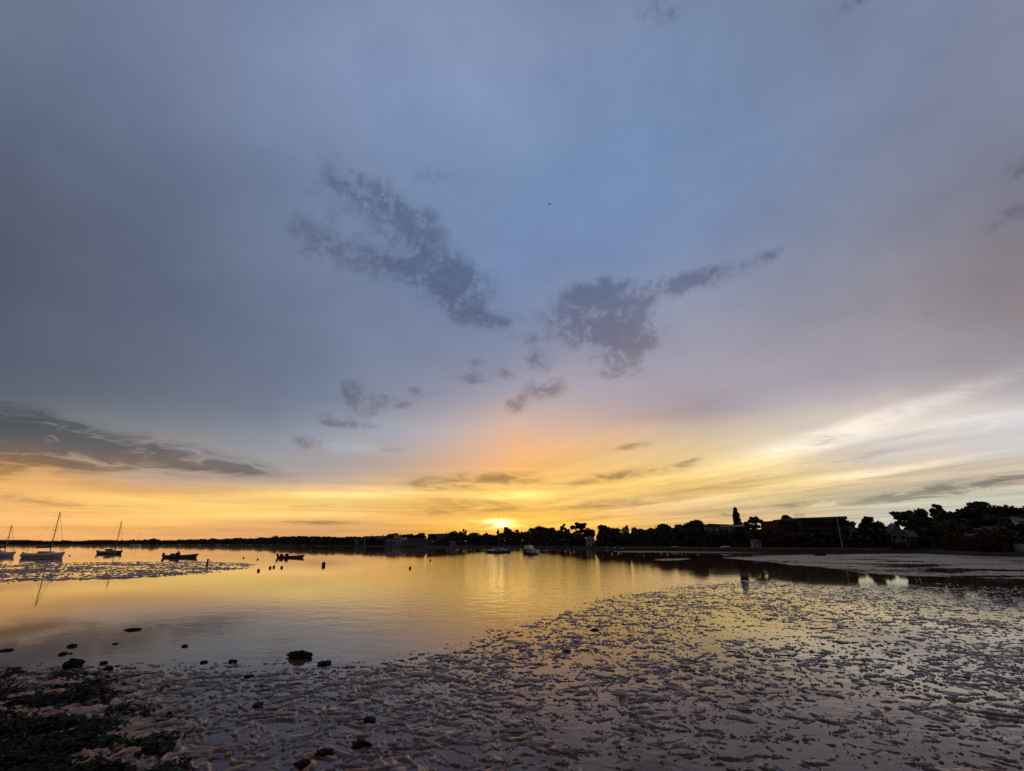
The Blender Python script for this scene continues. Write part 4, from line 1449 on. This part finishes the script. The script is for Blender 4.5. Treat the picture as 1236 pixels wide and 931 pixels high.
def rock(u, v, wpx, asp, label, seed, name="rock"):
    g = ground(u, v)
    wv_ = wpx * (0.72 if v > 810 else 0.92) * math.hypot(g.y, CAM_H) / F0
    bm = bmesh.new()
    bmesh.ops.create_icosphere(bm, subdivisions=4, radius=0.5)
    me = bpy.data.meshes.new(name)
    bm.to_mesh(me)
    bm.free()
    n = len(me.vertices)
    co = np.zeros(n * 3)
    me.vertices.foreach_get("co", co)
    co = co.reshape(-1, 3)
    d = perlin(co[:, 0] * 3 + seed, co[:, 1] * 3 + co[:, 2] * 2, seed) * .38 + perlin(co[:, 0] * 8 + co[:, 2] * 5, co[:, 1] * 8 + seed, seed + 1) * .20 + perlin(co[:, 0] * 19 + co[:, 2] * 9, co[:, 1] * 19 + co[:, 2] * 11, seed + 2) * .12
    co *= (1 + d)[:, None]
    co[:, 0] *= wv_
    co[:, 1] *= wv_ * .8
    co[:, 2] *= wv_ * asp * .62
    me.vertices.foreach_set("co", co.astype(np.float32).reshape(-1))
    me.polygons.foreach_set("use_smooth", [True] * len(me.polygons))
    me.materials.append(M_rock)
    o = bpy.data.objects.new(name, me)
    col.objects.link(o)
    o.location = (g.x, g.y, wv_ * asp * .18)
    o.rotation_euler = (0, 0, seed * .7)
    tag(o, label, "rock", "weedy rocks along the mud's edge")


for i, (u, v, w_, a, lb) in enumerate((
        (362, 793.5, 25, .55, "biggest dark rock at the water's edge, with its whole mass standing clear"),
        (88, 806, 20, .9, "tall rounded dark rock at the left, on the very edge of the mud"),
        (162, 760.5, 16, .25, "flat dark sliver farthest out in the calm water"),
        (8, 785.5, 14, .25, "flat dark sliver in the water at the left frame edge"),
        (87, 780.5, 9, .6, "small rock in the water above the tall rounded rock"),
        (76, 790, 9, .5, "small rock between the water sliver and the tall rounded rock"),
        (85.5, 789.3, 4, .6, "pebble-sized rock just right of the small rock above the tall one"),
        (139, 777.5, 7, .35, "small flat rock in the water below the farthest sliver"),
        (223, 780.5, 7, .6, "small rock alone in the water, right of the other water rocks"),
        (125, 801, 8, .6, "small rock at the mud's edge right of the tall rounded rock"),
        (131, 809, 9, .9, "upright rock just inside the mud right of the tall rounded rock"),
        (246, 800, 8, .5, "small rock at the mud's edge below the lone water rock"),
        (281, 799, 9, .5, "small rock at the mud's edge between the lone and biggest rocks"),
        (300, 817, 13, .4, "low rock on the mud left below the biggest rock"),
        (392, 801.5, 17, .35, "low weedy rock just right below the biggest rock"),
        (312, 852, 17, .45, "lone rock on the mud straight below the low rock"),
        (446, 870, 21, .42, "wide rock in the middle of the mud left of the pools"),
        (436, 900, 24, .55, "weedy rock below the wide rock in the mid mud"),
        (392, 911, 24, .5, "weedy rock near the bottom edge, left of the weedy mid rock"),
        (366, 924, 22, .5, "weedy rock touching the bottom edge of the picture"),
        (718, 761, 10, .4, "small dark rock far up the mud, right of the sunlit water"),
        (684, 787, 12, .35, "low rock on the glistening mud below the sunlit water"))):
    rock(u, v, w_, a, lb, 31 + 5 * i)


def seaweed():
    rng = np.random.default_rng(77)
    C = []
    Bn = []
    n = 130000
    u = rng.uniform(-120, 330, n)
    v = rng.uniform(800, 960, n)
    dens = np.clip(1.0 - (u - 10) / 230, 0, 1) ** 1.7 * sstep(v, 800, 835) * (0.35 + 0.65 * sstep(v, 820, 900))
    X = np.zeros(n)
    Yv = np.zeros(n)
    for k in range(n):
        g_ = ground(u[k], v[k])
        X[k], Yv[k] = g_.x, g_.y
    pn = perlin(X * 1.0, Yv * 1.3, 55) + .6 * perlin(X * 2.7, Yv * 3.1, 56)
    keep = rng.random(n) < dens * np.maximum(sstep(pn, -0.35, 0.35) * 1.1, 0.5 * sstep(-u, -70, 20))
    X, Yv, pn = X[keep], Yv[keep], pn[keep]
    m = len(X)
    Cc = np.stack([X, Yv, 0.02 + np.clip(pn, 0, 1) * .07 * rng.uniform(.3, 1, m) + rng.uniform(0, .02, m)], 1)
    th = rng.uniform(0, 6.28, m)
    tz = rng.normal(0, .25, m)
    A = np.stack([np.cos(th), np.sin(th), tz], 1) * rng.uniform(.025, .09, m)[:, None]
    B_ = np.stack([-np.sin(th), np.cos(th), rng.normal(0, .35, m)], 1) * rng.uniform(.008, .026, m)[:, None]
    o = faces_mesh("seaweed", Cc, A, B_, material("wet_seaweed", (0.020, 0.019, 0.010), 0.7, 0.2, 0.5, 9.0))
    tag(o, "dark seaweed strewn over the mud at the lower left", "seaweed", kind="stuff")


seaweed()

# ------------------------------------------------------------------ bird
p = point_at(663.5, 246.5, 45)
s = 4.2 * p.length / F0
bm_ = MB()
bx = [(0, -.30, .0, .01), (0, -.2, .0, .05), (0, 0, 0, .085), (0, .18, .01, .06), (0, .28, .02, .035), (0, .36, .015, .006)]
vs, fs = [], []
for (x, y, z, r) in bx:
    for j in range(8):
        th = 2 * math.pi * j / 8
        vs.append((x + r * math.cos(th), y, z + r * .8 * math.sin(th)))
for i in range(len(bx) - 1):
    for j in range(8):
        fs.append((i * 8 + j, i * 8 + (j + 1) % 8, (i + 1) * 8 + (j + 1) % 8, (i + 1) * 8 + j))
bm_.add(vs, fs)
for sg in (-1, 1):
    w_ = [(0.05, .12, .04), (0.05, -.08, .04), (.3 * 1, .16, .20), (.3, -.04, .19), (.56, .02, .13), (.54, -.03, .13)]
    top_ = [(sg * a, b, c + .012) for a, b, c in w_]
    bot_ = [(sg * a, b, c - .012) for a, b, c in w_]
    bm_.add(top_ + bot_, [(0, 2, 3, 1), (2, 4, 5, 3), (6, 7, 9, 8), (8, 9, 11, 10), (0, 6, 8, 2), (2, 8, 10, 4), (1, 3, 9, 7), (3, 5, 11, 9), (4, 10, 11, 5), (0, 1, 7, 6)])
bm_.add([(-.06, -.28, .0), (.06, -.28, .0), (.09, -.42, .0), (-.09, -.42, .0), (-.06, -.28, .012), (.06, -.28, .012), (.09, -.42, .012), (-.09, -.42, .012)],
        [(0, 1, 2, 3), (4, 5, 6, 7), (0, 1, 5, 4), (1, 2, 6, 5), (2, 3, 7, 6), (3, 0, 4, 7)])
bird = bm_.build("bird", M_black)
bird.location = p
bird.scale = (s, s, s)
bird.rotation_euler = (0, .1, 1.0)
tag(bird, "tiny dark bird flying high in the grey-blue sky", "bird")
